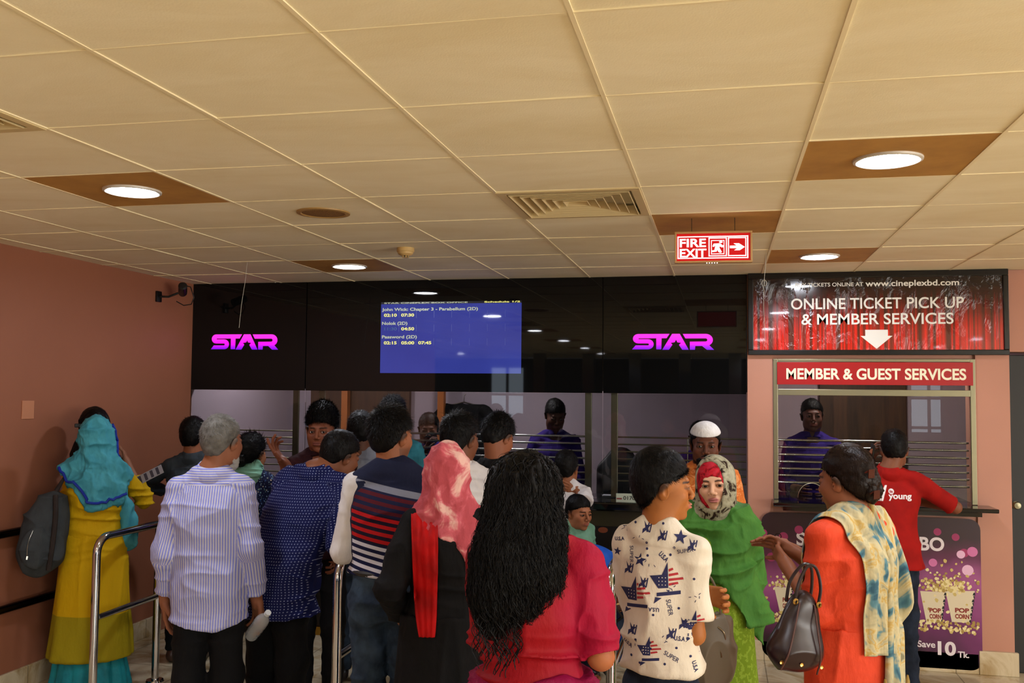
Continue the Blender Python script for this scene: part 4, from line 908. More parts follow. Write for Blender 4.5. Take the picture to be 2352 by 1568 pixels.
    def targets(s, *objs):
        vs = []; fs = []; n = 0
        for o in objs:
            vs += [v.co.copy() for v in o.data.vertices]; fs += [[i+n for i in p.vertices] for p in o.data.polygons]; n += len(o.data.vertices)
        return BVHTree.FromPolygons(vs, fs)
    def ribbon(s, name, bvh, path, width, mat, off=.008, pleat=(5, .006), res=70, nw=26, hug=True, thick=.003, ray=None, fade=True, seed=1, edge=None, mats=None):
        """cloth strip along path (points near the body); each row spreads sideways over the surface found by casting towards the body"""
        P = [Vector(p) for p in path]; ds = [0]
        for a, b in zip(P, P[1:]): ds.append(ds[-1]+(b-a).length)
        L = ds[-1]; V = []; gc = []; ws = width if isinstance(width, (list, tuple)) else [width]*len(P)
        M1 = np.array([[*p] for p in P]); tt = np.linspace(0, L, res); C = np.stack([np.interp(tt, ds, M1[:, i]) for i in range(3)], 1)
        kk = max(3, res//14) | 1; Cp = np.pad(C, ((kk, kk), (0, 0)), mode='edge'); C = np.stack([np.convolve(Cp[:, i], np.ones(2*kk+1)/(2*kk+1), 'valid') for i in range(3)], 1)
        W_ = np.interp(tt, ds, ws); rays = ray if ray is not None else None
        for i in range(res):
            tn = Vector(C[min(i+1, res-1)]-C[max(i-1, 0)]).normalized(); c = Vector(C[i])
            if rays is not None: f_ = i/(res-1)*(len(rays)-1); a = int(min(f_, len(rays)-2)); rd = Vector(rays[a]).lerp(Vector(rays[a+1]), f_-a).normalized()
            else:
                q = bvh.find_nearest(c); rd = (q[0]-c).normalized() if q[0] is not None else Vector((0, 1, 0))
            sd = tn.cross(rd).normalized()
            for j in range(nw):
                u = j/(nw-1)-.5; ph = pleat[1]*(math.sin(u*2*PI*pleat[0]+seed+.6*math.sin(i*.07+seed))+.4*math.sin(u*2*PI*pleat[0]*2.3+seed*2+i*.05))
                p = c+sd*(u*W_[i]); fd = min(1, i/(res*.16)); ph *= fd; o2 = off*fd-(.004*(1-fd) if fade else 0)
                if hug:
                    o_ = p-rd*.25; h_ = bvh.ray_cast(o_, rd, .6)
                    if h_[0] is not None: 
                        p2 = h_[0]-rd*(o2+ph+pleat[1]*fd); 
                        if (p2-p).length < .09 or (p2-p).dot(rd) < 0: p = p2
                        else: p = p-rd*(ph)
                    else: p = p-rd*(ph)
                else: p = p-rd*ph
                V.append(p); gc.append((u*W_[i], u, tt[i]))
        V = np.array([v[:] for v in V]).reshape(res, nw, 3)
        for _ in range(3): V[1:-1] = V[1:-1]*.5+(V[:-2]+V[2:])*.25; V[:, 1:-1] = V[:, 1:-1]*.8+(V[:, :-2]+V[:, 2:])*.1
        V = V.reshape(-1, 3); i, j = np.meshgrid(np.arange(res-1), np.arange(nw-1), indexing='ij'); a = (i*nw+j).ravel(); Q = np.stack([a, a+1, a+nw+1, a+nw], 1)
        o = np_mesh(name, V, Q, mat, s.o, gc=np.array(gc), mats=mats); m = o.modifiers.new('s', 'SOLIDIFY'); m.thickness = thick; m.offset = 0; return o
    def decal(s, name, bvh, geo, origin, ux, uz, ray, mat, off=.0015, sub=.012):
        """flat printed shapes laid on cloth: geo=(points2d, faces) placed with axes ux, uz at origin and dropped along ray"""
        pts, faces = geo; bm = bmesh.new(); vs = [bm.verts.new((p[0], 0, p[1])) for p in pts]
        for f in faces:
            try: bm.faces.new([vs[i] for i in f])
            except ValueError: pass
        bmesh.ops.triangulate(bm, faces=bm.faces[:])
        for _ in range(4):
            ed = [e for e in bm.edges if e.calc_length() > sub]
            if not ed: break
            bmesh.ops.subdivide_edges(bm, edges=ed, cuts=1); bmesh.ops.triangulate(bm, faces=[f for f in bm.faces if len(f.verts) > 3])
        o_, ux, uz, r = Vector(origin), Vector(ux), Vector(uz), Vector(ray).normalized(); dead = []
        for v in bm.verts:
            p = o_+ux*v.co.x+uz*v.co.z; h = bvh.ray_cast(p-r*.4, r, .9)
            if h[0] is None or (h[1].dot(r) > -.12): dead.append(v); continue
            v.co = h[0]-r*off
        bmesh.ops.delete(bm, geom=dead, context='VERTS')
        me = bpy.data.meshes.new(name); bm.to_mesh(me); bm.free(); me.materials.append(mat); return link(bpy.data.objects.new(name, me), s.o)
# ================================================================ cloth materials
M_blacktr = fabric('black_trousers', '#0e0e10', '#08080a', wr=.5); M_jeans = fabric('blue_jeans', '#222d3c', '#3a4a5c', wr=.6); M_darkjeans = fabric('dark_jeans', '#141a26', '#232c3c', wr=.6)
M_shoe = plain('dark_shoe', '#0f0c0a', .4); M_brownshoe = plain('brown_shoe', '#3a2114', .45); M_navyshoe = plain('navy_shoe', '#101a34', .5)
def gc_mat(name, fn, rough=.8, wr=.45, sheen=.1, bscale=35):
    a = N(name); o = a.obj(); g = a.attr('gc'); s = a.sep(g); a.base(fn(a, s, g, o))
    h = a.math('ADD', a.noise(o, bscale, 3, .55, (1, 1, .45)), a.math('MULTIPLY', a.noise(o, 700, 2), .1)); a.bump(h, wr, .012); a.set(Roughness=rough); a.b.inputs['Specular IOR Level'].default_value = .18; return a.m
def f_stripe(a, s, g, o):
    yoke = a.math('MULTIPLY', a.math('GREATER_THAN', s[2], 1.352), a.math('LESS_THAN', s[2], 2)); x = a.math('ADD', a.math('MULTIPLY', s[0], a.math('SUBTRACT', 1, yoke)), a.math('MULTIPLY', s[2], yoke))
    f = a.math('FRACT', a.math('MULTIPLY', x, 92.)); 
    return a.ramp(f, [(0, hexc('#6f76c8')), (.3, hexc('#7f86d0')), (.42, hexc('#bcbcd2')), (.62, hexc('#c6c4d4')), (.72, hexc('#a59c92')), (.8, hexc('#bcbacc')), (.98, hexc('#8288cc'))])
def f_dots(a, s, g, o, base='#0f1548', dot='#8f97b8', per=.0128, r=.17):
    u = a.math('SUBTRACT', a.math('FRACT', a.math('DIVIDE', s[0], per)), .5); row = a.math('DIVIDE', s[2], per); v = a.math('SUBTRACT', a.math('FRACT', row), .5)
    d = a.math('SQRT', a.math('ADD', a.math('MULTIPLY', u, u), a.math('MULTIPLY', v, v))); return a.mix(a.math('LESS_THAN', d, r), hexc(base), hexc(dot))
def f_vest(a, s, g, o):
    z = a.math('ADD', s[2], a.math('MULTIPLY', s[0], .22)); st = a.math('GREATER_THAN', a.math('FRACT', a.math('DIVIDE', z, .0315)), .5)
    zz = a.math('SUBTRACT', z, .95)
    A_ = a.ramp(zz, [(0, hexc('#c8c6d2')), (.175, hexc('#b01418')), (.30, hexc('#521420')), (.395, hexc('#7c8090')), (.425, hexc('#191e38'))], 'CONSTANT')
    B_ = a.ramp(zz, [(0, hexc('#12163a')), (.175, hexc('#1a1024')), (.30, hexc('#181c3c')), (.395, hexc('#7c8090')), (.425, hexc('#191e38'))], 'CONSTANT'); return a.mix(st, A_, B_)
def f_floral(a, s, g, o):
    v = a.n('TexVoronoi', i_Scale=75.0); a.l(o, v.inputs['Vector']); m = a.math('LESS_THAN', v.outputs['Distance'], .34); c = a.ramp(a.noise(o, 30, 1), [(.42, hexc('#2c4a7a')), (.5, hexc('#8fa6c8')), (.56, hexc('#3a6a6a')), (.62, hexc('#b8a890'))]); return a.mix(m, hexc('#0e1434'), c)
def f_blot(c1, c2, c3, sc=9, lo=.42, mid=.5, hi=.6):
    return lambda a, s, g, o: a.ramp(a.noise(o, sc, 4, .6, dist=.8), [(lo, hexc(c1)), (mid, hexc(c2)), (hi, hexc(c3))])
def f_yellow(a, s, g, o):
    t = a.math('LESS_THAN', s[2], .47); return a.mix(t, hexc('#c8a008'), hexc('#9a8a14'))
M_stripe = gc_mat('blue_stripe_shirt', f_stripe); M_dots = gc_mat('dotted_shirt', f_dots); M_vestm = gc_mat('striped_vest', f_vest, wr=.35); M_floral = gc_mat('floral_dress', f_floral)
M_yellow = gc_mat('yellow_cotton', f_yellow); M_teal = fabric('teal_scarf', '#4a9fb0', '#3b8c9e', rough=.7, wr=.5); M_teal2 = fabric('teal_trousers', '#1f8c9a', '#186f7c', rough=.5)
M_white = fabric('white_cotton', '#dcd8d8', '#cdc8c8', wr=.4); M_purple = fabric('purple_shirt', '#2e1a6a', '#221254'); M_maroon = fabric('maroon_shirt', '#2c0d12', '#1f090d'); M_greyt = fabric('grey_marl', '#7c8498', '#8f96a8'); M_dgrey = fabric('dark_grey_shirt', '#3a4148', '#2e3439')
M_turq = fabric('turquoise_shirt', '#2f7484', '#27606c'); M_blackf = fabric('black_cloth', '#0b0a0c', '#060607', rough=.75); M_red = fabric('red_cloth', '#c0080a', '#9c0608', rough=.6)
M_pinkh = gc_mat('tie_dye_scarf', f_blot('#b04a52', '#c8606a', '#e2b4a8', 8), .75); M_polo = fabric('red_polo', '#98110c', '#860e0a', wr=.25); M_orange_k = fabric('orange_kameez', '#d84626', '#c83c1e', rough=.6, wr=.45)
M_crim = gc_mat('crimson_kameez', lambda a, s, g, o: a.mix(a.ramp(a.math('ADD', a.sep(o)[0], a.math('MULTIPLY', a.math('SUBTRACT', a.noise(o, 5, 2), .5), .2)), [(.06, 0.), (.16, 1.)]), hexc('#8c0612'), hexc('#98082e')), .6); M_magenta = fabric('magenta_skirt', '#8a0a40', '#7a0834', rough=.6, wr=.6)
M_green = fabric('green_shawl', '#467a30', '#386a26', rough=.65, wr=.6); M_lime = gc_mat('lime_kameez', lambda a, s, g, o: a.mix(a.math('GREATER_THAN', a.noise(o, 60, 2), .56), hexc('#6a8418'), hexc('#7f9a2c')))
M_camo = gc_mat('printed_scarf', f_blot('#2c1c14', '#8f8a72', '#a8a48c', 26, .40, .46, .6)); M_redh = gc_mat('red_printed_scarf', f_blot('#7a0a14', '#b41424', '#b82838', 30, .42, .48, .6))
M_orangep = gc_mat('orange_print_shirt', f_blot('#c87838', '#c05a1c', '#d89058', 26)); M_blueb = fabric('blue_nylon', '#1f5cc4', '#1a4eac', rough=.45)
M_scarfp = gc_mat('floral_scarf', lambda a, s, g, o: a.ramp(a.noise(g, 15, 3, .55, (1, 0, .8), .5), [(.33, hexc('#34586a')), (.40, hexc('#58808a')), (.44, hexc('#a8a080')), (.52, hexc('#c0b48e')), (.57, hexc('#b89850')), (.61, hexc('#b4aa88')), (.68, hexc('#7c785e'))]), .7)
def hijab(s, mat, name='headscarf', cape=1.15, e=.028, cut=None, face=(.050, .085, .076), seed=1, lump=.0, wr=None, sh=.074, hr=(.088, .108, .104), facec=(0, .13, -.024), res=.0065, mats=None, neck=True):
    F = Fld(); F.frame(s.R, s.hc, s.hs); F.ell((0, -.02, .022), hr, .03); F.ell((0, .01, -.06), (.072, .078, .06), .04); F.ell((0, .030, -.030), (.067, .070, .086), .02); F.noframe()
    if neck: F.rc(s.R @ A3(0, -.02, -.05)*s.hs+s.hc, s.nb+A3(0, 0, .01), .080*s.hs, .098*s.s, .05)
    if cape:
        K = [k for k in s.torso_keys(e) if k[0] > cape-.06]; F.loft(K, .04)
        for d in (-1, 1): F.rc(s.nb+A3(d*.03, -.005, .01), s.sh[d]+A3(0, 0, -.005), .06*s.s, sh*s.s, .04)
        if cut is None: F.plane((0, 0, -1), (0, 0, cape), .006)
    if cut: cut(F)
    F.frame(s.R, s.hc, s.hs); F.ell(facec, face, .008, 's'); F.noframe()
    return s.cloth(name, F, mat, res, wr or [(22, 22, 7, .005, True, None, seed), (8, 8, 22, .005, True, (-9, s.H-.2), seed+1), (9, 9, 5, .005, False, None, seed+2)], mats=mats)
def skirt(s, mat, z0, z1, w0, w1, name='kameez_skirt', folds=9, amp=.03, depth=.75, res=.009, wr=None, slit=None, cx=0, cyo=0, hemf=None):
    ph = s.x*7; K = [(z1, s.hp[0], s.hp[1], w1, w1*depth), (z0+(z1-z0)*.6, s.hp[0]+cx*.4, s.hp[1]+cyo*.4, w1+(w0-w1)*.35, (w1+(w0-w1)*.35)*depth), (z0-.06, s.hp[0]+cx, s.hp[1]+cyo, w0, w0*depth)]
    def fold(th, z): t = np.clip((z1-z)/(z1-z0), 0, 1); return amp*t*(np.sin(th*folds+ph+2.0*np.sin(z*3+ph))+.5*np.sin(th*folds*1.7+ph*2))
    F = Fld(); F.loft(K, .02, fold=fold); 
    if slit: slit(F)
    F.plane((0, 0, -1), (0, 0, z0), .004) if hemf is None else hemf(F); return s.cloth(name, F, mat, res, wr or [(14, 14, 2.5, .004, True, None, 2), (6, 6, 6, .004)])
def P(x, y, yaw, zt, label, **kw):
    """x, y, zt: where the crown of the head is"""
    s = Person(0, 0, yaw, zt+kw.get('drop', 0)-kw.get('hdoff', (0, 0, 0))[2], label, **kw); c, n = math.cos(math.radians(yaw)), math.sin(math.radians(yaw)); hx, hy = s.hc[0], s.hc[1]-.01
    s.x = x-(c*hx-n*hy); s.y = y-(n*hx+c*hy); return s
# ================================================================ the people
def trim_band(s, o, name, mat): return o
# --- elderly man in the striped shirt
s = P(-.732, 1.991, 19, 1.66, 'person, elderly man with grey hair in a blue striped shirt and black trousers', skin='#8a563c', girth=.98, sw=.135, hdoff=(.04, 0, 0), head=(0, 0, -30), headres=.004)
s.scalpc = (.10, .09, .08)
s.arm(-1, (-.205, .06, .82), (-.25, -1, 0), hand=(0.05, .25, -1), curl=(.35, .4, .4, .45), detail=True)
s.arm(1, (.205, .05, .82), (.2, -1, 0), hand=(.12, .35, -1), palm=(-.6, -.75, -.1), curl=(.55, .55, .6, .65), thumb=.6, detail=True)
s.body(); s.hair(M_grey, top=.010, side=.004, bl=.009, blades=6000, low=-.06, crown=(0, -.06, .1)); s.beard(M_whiteb, length=.02)
s.shirt(M_stripe, hem=.43, ease=.03, sl=(1.86, 1.86), r=(.053, .051, .044), flare=.004, hemflare=.005, hemcurve=.03, wr=[(7, 7, 4, .007, True, None, 2), (5, 5, 18, .004, True, None, 3), (18, 18, 5, .002, True, None, 4)], res=.0055)
s.trousers(M_blacktr, ease=.02); s.shoes(M_shoe)
# --- woman in the green shawl
s = P(1.494, 2.283, 184, 1.505, 'person, woman in a red and cream printed headscarf and green shawl, facing the camera', skin='#d8a888', hs=.97, girth=1.02, fem=True, head=(-2, 5, -12), headres=.0022)
s.lip = '#a0485a'; s.scalp = False; s.noears = 1
s.arm(1, (.20, .20, .86), (.9, -.6, 0), hand=(-.2, .6, -.6), palm=(-.7, 0, -.6), curl=(.9, .9, 1, 1), thumb=.7, detail=True); s.arm(-1, (-.14, .0, .84), (-.1, -1, 0), curl=(.8, .8, .8, .8))
s.body(); s.eyes((-.08, 1, .02))
hijab(s, M_redh, 'inner_scarf', cape=None, neck=False, face=(.057, .13, .077), hr=(.086, .106, .101), seed=4, wr=[(20, 20, 8, .0015, True, None, 4)], facec=(0, .13, -.031))
o = hijab(s, M_camo, cape=1.225, e=.008, seed=5, wr=[(18, 18, 7, .0035, True, None, 5), (8, 8, 10, .004, False, None, 6)], face=(.074, .14, .125), facec=(.022, .125, .014), hr=(.091, .110, .108), sh=.05)
sk = skirt(s, M_lime, .12, .98, .23, .145, 'kameez', folds=8, amp=.02)
s.shirt(M_lime, hem=.58, ease=.014, sl=(1.9, 1.6), name='kameez_bodice', collar=False)
s.trousers(M_orange_k, ease=.03, rl=(.07, .06)); s.shoes(M_brownshoe)
F = Fld(); Kk = [k for k in s.torso_keys(.03) if k[0] > .95]; F.loft(Kk+[(.80, s.hp[0]-.05, s.hp[1]-.02, .20, .15)], .04)
for d in (-1, 1): F.rc(s.nb+A3(d*.05, -.0, -.0), s.sh[d]+A3(d*.0, 0, -.01), .058, .062, .05)
a_, e_, t_ = s.arms[1]; F.rc(a_, e_+A3(.0, 0, .03), .066, .07, .05); a_, e_, t_ = s.arms[-1]; F.rc(a_, e_, .064, .070, .05); F.rc(e_, e_+A3(.0, .03, -.36), .07, .075, .08)
def fn(x, y, z): return z-(.98-.0*x+np.minimum(0, (x+.02))*1.6-np.maximum(x-.05, 0)*.3)
F._add('s', fn, (-1, -1, -.2), (1, 1, 1.4), .01)
F.ell(s.nb+A3(0, .06, .075), (.080, .13, .07), .02, 's')
s.cloth('shawl', F, M_green, .0055, [(4, 4, 13, .012, True, None, 3), (11, 11, 14, .007, True, None, 4), (24, 24, 10, .003, True, None, 7), (6, 6, 6, .006, False, None, 6)])
# --- young man in maroon
s = P(-.732, 3.118, 204, 1.678, 'person, young man in dark maroon facing the camera with one hand raised', skin='#7a452e', hs=1.05, head=(-3, 0, -16), headres=.0025, girth=.95)
s.arm(1, (.19, .30, 1.38), (.2, -.3, -1), hand=(.55, .05, .75), palm=(0, .2, 1), curl=(.15, .5, .7, .8), thumb=.0, detail=True); s.arm(-1, (-.13, .16, .9), (-.5, -1, 0))
s.body(); s.eyes((-.45, 1, 0)); s.hair(top=.028, side=.008, bl=.017, blades=9000, lift=.3, seed=8, facecut=(.07, .082), vol=(0, .006, .006))
s.shirt(M_maroon, hem=.5, sl=(1.1, 1.5)); s.trousers(M_blacktr); s.shoes(M_shoe)
# --- boy in the star print t-shirt
s = P(1.325, 1.215, -19, 1.580, 'person, boy in a white t-shirt printed with stars and flags, arms folded', skin='#a0622f', hs=.95, girth=.80, sw=.118, head=(0, 0, -59), headres=.0022)
s.arm(1, (-.01, .17, 1.10), (.35, -.45, -1), hand=(-1, .1, .1), curl=(.5, .5, .5, .5)); s.arm(-1, (.085, .165, 1.10), (-.4, -.2, -1), hand=(.85, -.35, .0), palm=(-.35, -.9, .1), curl=(.55, .6, .6, .65), thumb=.3, detail=True)
s.lip = '#b0605a'; s.nose = -.003; s.body(); s.eyes((0, 1, .0)); s.hair(top=.022, side=.007, bl=.020, blades=16000, lift=.03, rnd=.12, seed=5, low=-.06, fade=False, facecut=(.066, .074))
usa = s; M_tee = fabric('star_tee', '#d8cdbc', '#cfc4b2', wr=.3); tee = s.shirt(M_tee, hem=.556, ease=.022, sl=(.80, .80), r=(.054, .054, .05), collar=False, wr=[(5, 5, 9, .009, True, None, 2), (12, 12, 12, .003, True, None, 3)], res=.0055, neck=.064, flare=.008)
s.trousers(M_darkjeans, ease=.015, top=.6); s.shoes(M_shoe)
# --- woman in yellow with the teal scarf
s = P(-2.126, 3.02, 22, 1.61, 'person, woman in a long yellow kameez and teal headscarf beside the left wall', skin='#8a5a40', fem=True, girth=1.12, head=(0, 0, -14))
s.scalp = False
s.arm(1, (.13, .20, 1.32), (.55, -.3, -1), hand=(-.3, .2, 1), curl=(.7, .7, .7, .7)); s.arm(-1, (-.05, .26, 1.12), (-.25, -.2, -1))
s.body()
skirt(s, M_teal2, .03, .60, .235, .12, 'salwar', folds=10, amp=.05, res=.008)
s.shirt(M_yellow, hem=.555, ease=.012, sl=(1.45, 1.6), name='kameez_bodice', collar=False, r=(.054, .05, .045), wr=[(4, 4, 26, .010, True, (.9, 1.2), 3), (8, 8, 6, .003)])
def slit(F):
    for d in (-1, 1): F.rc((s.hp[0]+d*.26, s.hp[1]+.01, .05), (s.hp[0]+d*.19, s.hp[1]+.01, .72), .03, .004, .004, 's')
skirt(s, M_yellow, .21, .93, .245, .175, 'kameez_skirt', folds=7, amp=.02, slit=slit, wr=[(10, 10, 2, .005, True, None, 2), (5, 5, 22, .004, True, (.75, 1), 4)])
def ct(F):
    def fn(x, y, z): return z-(1.075+np.maximum(-x, 0)*1.25+np.maximum(x-.08, 0)*.5+np.maximum(y-.02, 0)*1.2)
    F._add('s', fn, (-1, -1, .5), (1, 1, 2), .006)
o = hijab(s, M_teal, cape=1.0, e=.034, cut=ct, seed=3, sh=.074, res=.0055, wr=[(8, 8, 12, .009, True, None, 3), (20, 20, 12, .005, True, None, 6), (34, 34, 20, .0025, True, None, 9), (22, 22, 9, .004, True, None, 8), (7, 7, 5, .005, False, None, 5)])
F = Fld(); F.rc((.17, .0, 1.10), (.19, .02, .88), .035, .045, .03); F.rc((.19, .02, 1.0), (.16, .02, .86), .035, .03, .03); s.cloth('scarf_end', F, M_teal, .006, [(20, 20, 4, .012, True, None, 4)])
M_lace = fabric('blue_lace', '#1c2c9a', '#28409c'); 
bv = s.targets(o)
path = [(.17*math.sin(t), -.14*math.cos(t)-.02, 0) for t in np.linspace(-1.3, 1.5, 26)]
def zc(x, y): return 1.075+max(-x, 0)*1.25+max(x-.08, 0)*.5+max(y-.02, 0)*1.2
b = B(); pp = []
for x_, y_, _ in path:
    z_ = zc(x_, y_)+.045; q = bv.find_nearest(Vector((x_*1.15, y_*1.3, z_))); pp.append(q[0]+q[1]*.004)
b.tube(pp, .008, 8); b.build('lace_edge', M_lace, s.o)
b = B(); pp = []
for k in range(12):
    t = k/11; q = bv.find_nearest(Vector(s.R @ A3(.13, .075+.01*math.sin(t*3), .11-.25*t)*s.hs+s.hc)); pp.append(q[0]+q[1]*.003)
b.tube(pp, .008, 8); b.build('lace_edge', M_lace, s.o)
s.shoes(M_brownshoe)
# --- woman with long black hair behind her
s = P(-2.33, 3.27, 36, 1.645, 'person, woman in black with long loose black hair, almost hidden behind the woman in yellow', skin='#8a5a40', fem=True, girth=.80, sw=.10, head=(0, 0, -5)); s.scalp = True
s.arm(-1, (-.10, .12, .9), (-.2, -1, 0)); s.arm(1, (.10, .12, .9), (.2, -1, 0)); s.body(); s.hair(top=.02, side=.012, low=-.1, bl=.02, lift=.02, rnd=.1, nape=1)
F = Fld(); c = s.hc; F.rc(c+A3(0, -.05, .03), c+A3(-.01, -.10, -.16), .085, .088, .05); F.rc(c+A3(-.01, -.10, -.16), c+A3(-.03, -.12, -.42), .088, .06, .05); F.rc(c+A3(-.05, -.08, -.10), c+A3(-.09, -.07, -.36), .055, .045, .05)
s.cloth('long_hair', F, M_hair, .006, [(30, 30, 4, .008, True, None, 3), (60, 60, 9, .004, False, None, 5)])
s.shirt(M_blackf, hem=.5, sl=(1.8, 1.8), collar=False, name='kameez'); skirt(s, M_blackf, .15, .95, .17, .14, 'kameez_skirt'); s.trousers(M_blackf); s.shoes(M_shoe)
b = B(); q = s.R @ A3(-.075, -.09, .03)+s.hc; b.box(q[0]-.03, q[1]-.012, q[2]-.012, q[0]+.03, q[1]+.012, q[2]+.012, bev=.004); b.build('hair_clip', M_black, s.o)
# --- man in the dark grey shirt
s = P(-1.93, 3.76, 18, 1.585, 'person, man in a dark grey shirt near the left end of the counter', skin='#8a5234', head=(0, 0, -15))
s.arm(-1, (-.16, .25, 1.06), (-1, -.3, .1)); s.arm(1, (.15, .22, 1.0), (.3, -.5, -1)); s.body(); s.hair(bl=.012); s.shirt(M_dgrey, hem=.5, sl=(1.6, 1.6), ease=.024); s.trousers(M_blacktr); s.shoes(M_brownshoe)
# --- woman in the floral dress
s = P(-1.372, 3.5, 8, 1.50, 'person, woman in a navy floral dress with a pale green scarf at the neck', skin='#9a6242', fem=True, head=(-4, 0, -18))
s.arm(1, (.03, .17, .84), (1, -.3, 0), hand=(-.7, .5, -.4)); s.arm(-1, (-.15, .2, .95), (-1, -.3, 0)); s.body(); s.hair(M_hair, top=.014, side=.008, low=-.07, bl=.03, lift=.02, crown=(0, .08, .02), fade=False, nape=1)
F = Fld(); F.frame(s.R, s.hc); F.ell((0, -.115, -.035), (.045, .04, .045)); F.noframe(); s.cloth('hair_bun', F, M_hair, .005, [(40, 40, 40, .004, True)])
s.shirt(M_floral, hem=.55, sl=(.8, .8), collar=False, name='dress_bodice', ease=.022); skirt(s, M_floral, .35, .92, .22, .17, 'dress_skirt')
F = Fld(); F.rc(s.nb+A3(0, -.01, -.02), s.nb+A3(0, 0, .03), .095, .075, .03); F.ell(s.nb+A3(0, .02, .07), (.066, .066, .07), .01, 's'); s.cloth('neck_scarf', F, fabric('pale_green_scarf', '#7fae98', '#6a9c84', wr=.6), .005, [(14, 14, 40, .006, True, None, 3)])
s.trousers(M_blacktr); s.shoes(M_shoe)
# --- man in the dotted shirt leaning forward
s = P(-.375, 2.53, -10, 1.572, 'person, man in a navy dotted shirt leaning forward, head lowered', skin='#7d4a30', lean=(.09, .18), head=(-14, 6, -25), drop=.05, girth=1.16, hdoff=(.06, .06, -.07))
s.arm(1, (.20, .32, 1.06), (.4, -.6, -1)); s.arm(-1, (-.10, .40, 1.06), (-.3, -.6, -1)); s.body(); s.hair(M_hair, bl=.012, top=.010, side=.006)
s.shirt(M_dots, hem=.42, sl=(.98, 1.15), ease=.032, r=(.066, .062, .056), hemflare=.02, res=.0055, wr=[(5, 5, 8, .010, True, None, 3), (10, 10, 20, .004, True, None, 5), (7, 7, 7, .004)]); s.trousers(M_blacktr, ease=.025); s.shoes(M_navyshoe)
# --- man in the grey t-shirt, man in turquoise
s = P(-.698, 3.64, 22, 1.645, 'person, man in a grey marl t-shirt behind the man in maroon', skin='#5c3826', head=(0, 0, -8))
s.arm(-1, (-.15, .14, 1.0), (-.3, -.5, -1)); s.arm(1, (.18, .14, 1.0), (.3, -.5, -1)); s.body(); s.hair(bl=.014, top=.014); s.shirt(M_greyt, hem=.48, sl=(.7, .7), collar=False, name='t_shirt'); s.trousers(M_jeans); s.shoes(M_shoe)
s = P(-.645, 4.09, 15, 1.73, 'person, tall man in a turquoise shirt nearest the counter glass', skin='#6a4028')
s.arm(-1, (-.15, .25, 1.1), (-.3, -.5, -1)); s.arm(1, (.2, .25, 1.1), (.3, -.5, -1)); s.body(); s.hair(bl=.02, top=.02, side=.012, lift=.4); s.shirt(M_turq, hem=.48, sl=(1.5, 1.5)); s.trousers(M_blacktr); s.shoes(M_shoe)
# --- man in the striped vest
s = P(.101, 1.967, 15, 1.70, 'person, man in a navy vest with red and white stripes and blue jeans', skin='#945a3a', head=(0, 0, -38), girth=1.0, sw=.155, headres=.0035)
s.scalpc = (.02, .015, .012); s.stubble = .5
s.arm(-1, (-.12, .24, 1.08), (-.3, -.5, -1)); s.arm(1, (.12, .26, 1.10), (.35, -.5, -1)); s.body(); s.hair(M_hair, top=.018, side=.009, bl=.018, blades=9000, lift=.35, low=-.095)
s.shirt(M_white, hem=.60, collar=False, neck=.056, nk=(.02, .064, .075), ease=.010, sl=(1.8, 1.8), r=(.052, .049, .042), wr=[(9, 9, 9, .004, True, None, 3), (20, 20, 12, .003, True, None, 5)])
s.shirt(M_vestm, hem=.585, ease=.030, cap=.014, nk=(.012, .074, .062), sl=(0, 0), collar=False, name='vest', neck=.060, res=.0055, wr=[(5, 5, 12, .005, True, None, 2), (8, 8, 5, .003)])
s.trousers(M_jeans, butt=True, top=.615, ease=.016, res=.007, wr=[(6, 6, 12, .006, True, None, 6), (14, 14, 20, .003, True, None, 7), (9, 9, 9, .003)]); s.shoes(M_shoe)
F = Fld(); F.rc(s.nb+A3(0, -.004, .006), s.nb+A3(0, .0, .050), .066, .062, .004); F.rc(s.nb+A3(0, 0, -.05), s.nb+A3(0, 0, .2), .054, .052, .003, 's'); F.plane((0, -.35, 1), s.nb+A3(0, 0, .052)); s.cloth('collar', F, M_white, .0045, [(20, 20, 10, .0015)])
K = s.torso_keys(.012); r_ = [np.interp(.592*s.H, [k[0] for k in K], [k[i] for k in K]) for i in (1, 2, 3, 4)]
b = B(); b.tube([(r_[0]+(r_[2]+.004)*math.cos(q*PI/24), r_[1]+(r_[3]+.004)*math.sin(q*PI/24), .592*s.H) for q in range(48)], .016, 8, closed=True); b.build('belt', plain('belt_leather', '#1a1512', .5), s.o)
b = B(); x0 = r_[0]+.03; y0 = r_[1]-r_[3]-.028; b.box(x0, y0+.002, .578*s.H, x0+.085, y0+.012, .598*s.H, bev=.002); b.build('leather_patch', plain('patch_tan', '#6a5030', .6), s.o)
# --- man in the white shirt
s = P(.237, 2.614, 8, 1.66, 'person, man in a white shirt behind the woman in the pink headscarf', skin='#6e4028', head=(0, 0, -32), headres=.0035)
s.arm(-1, (-.15, .25, 1.05), (-.3, -.5, -1)); s.arm(1, (.18, .25, 1.05), (.3, -.5, -1)); s.body(); s.hair(bl=.02, top=.02, side=.009, lift=.3); s.shirt(M_white, hem=.47, sl=(1.8, 1.8), ease=.03); s.trousers(M_blacktr); s.shoes(M_shoe)
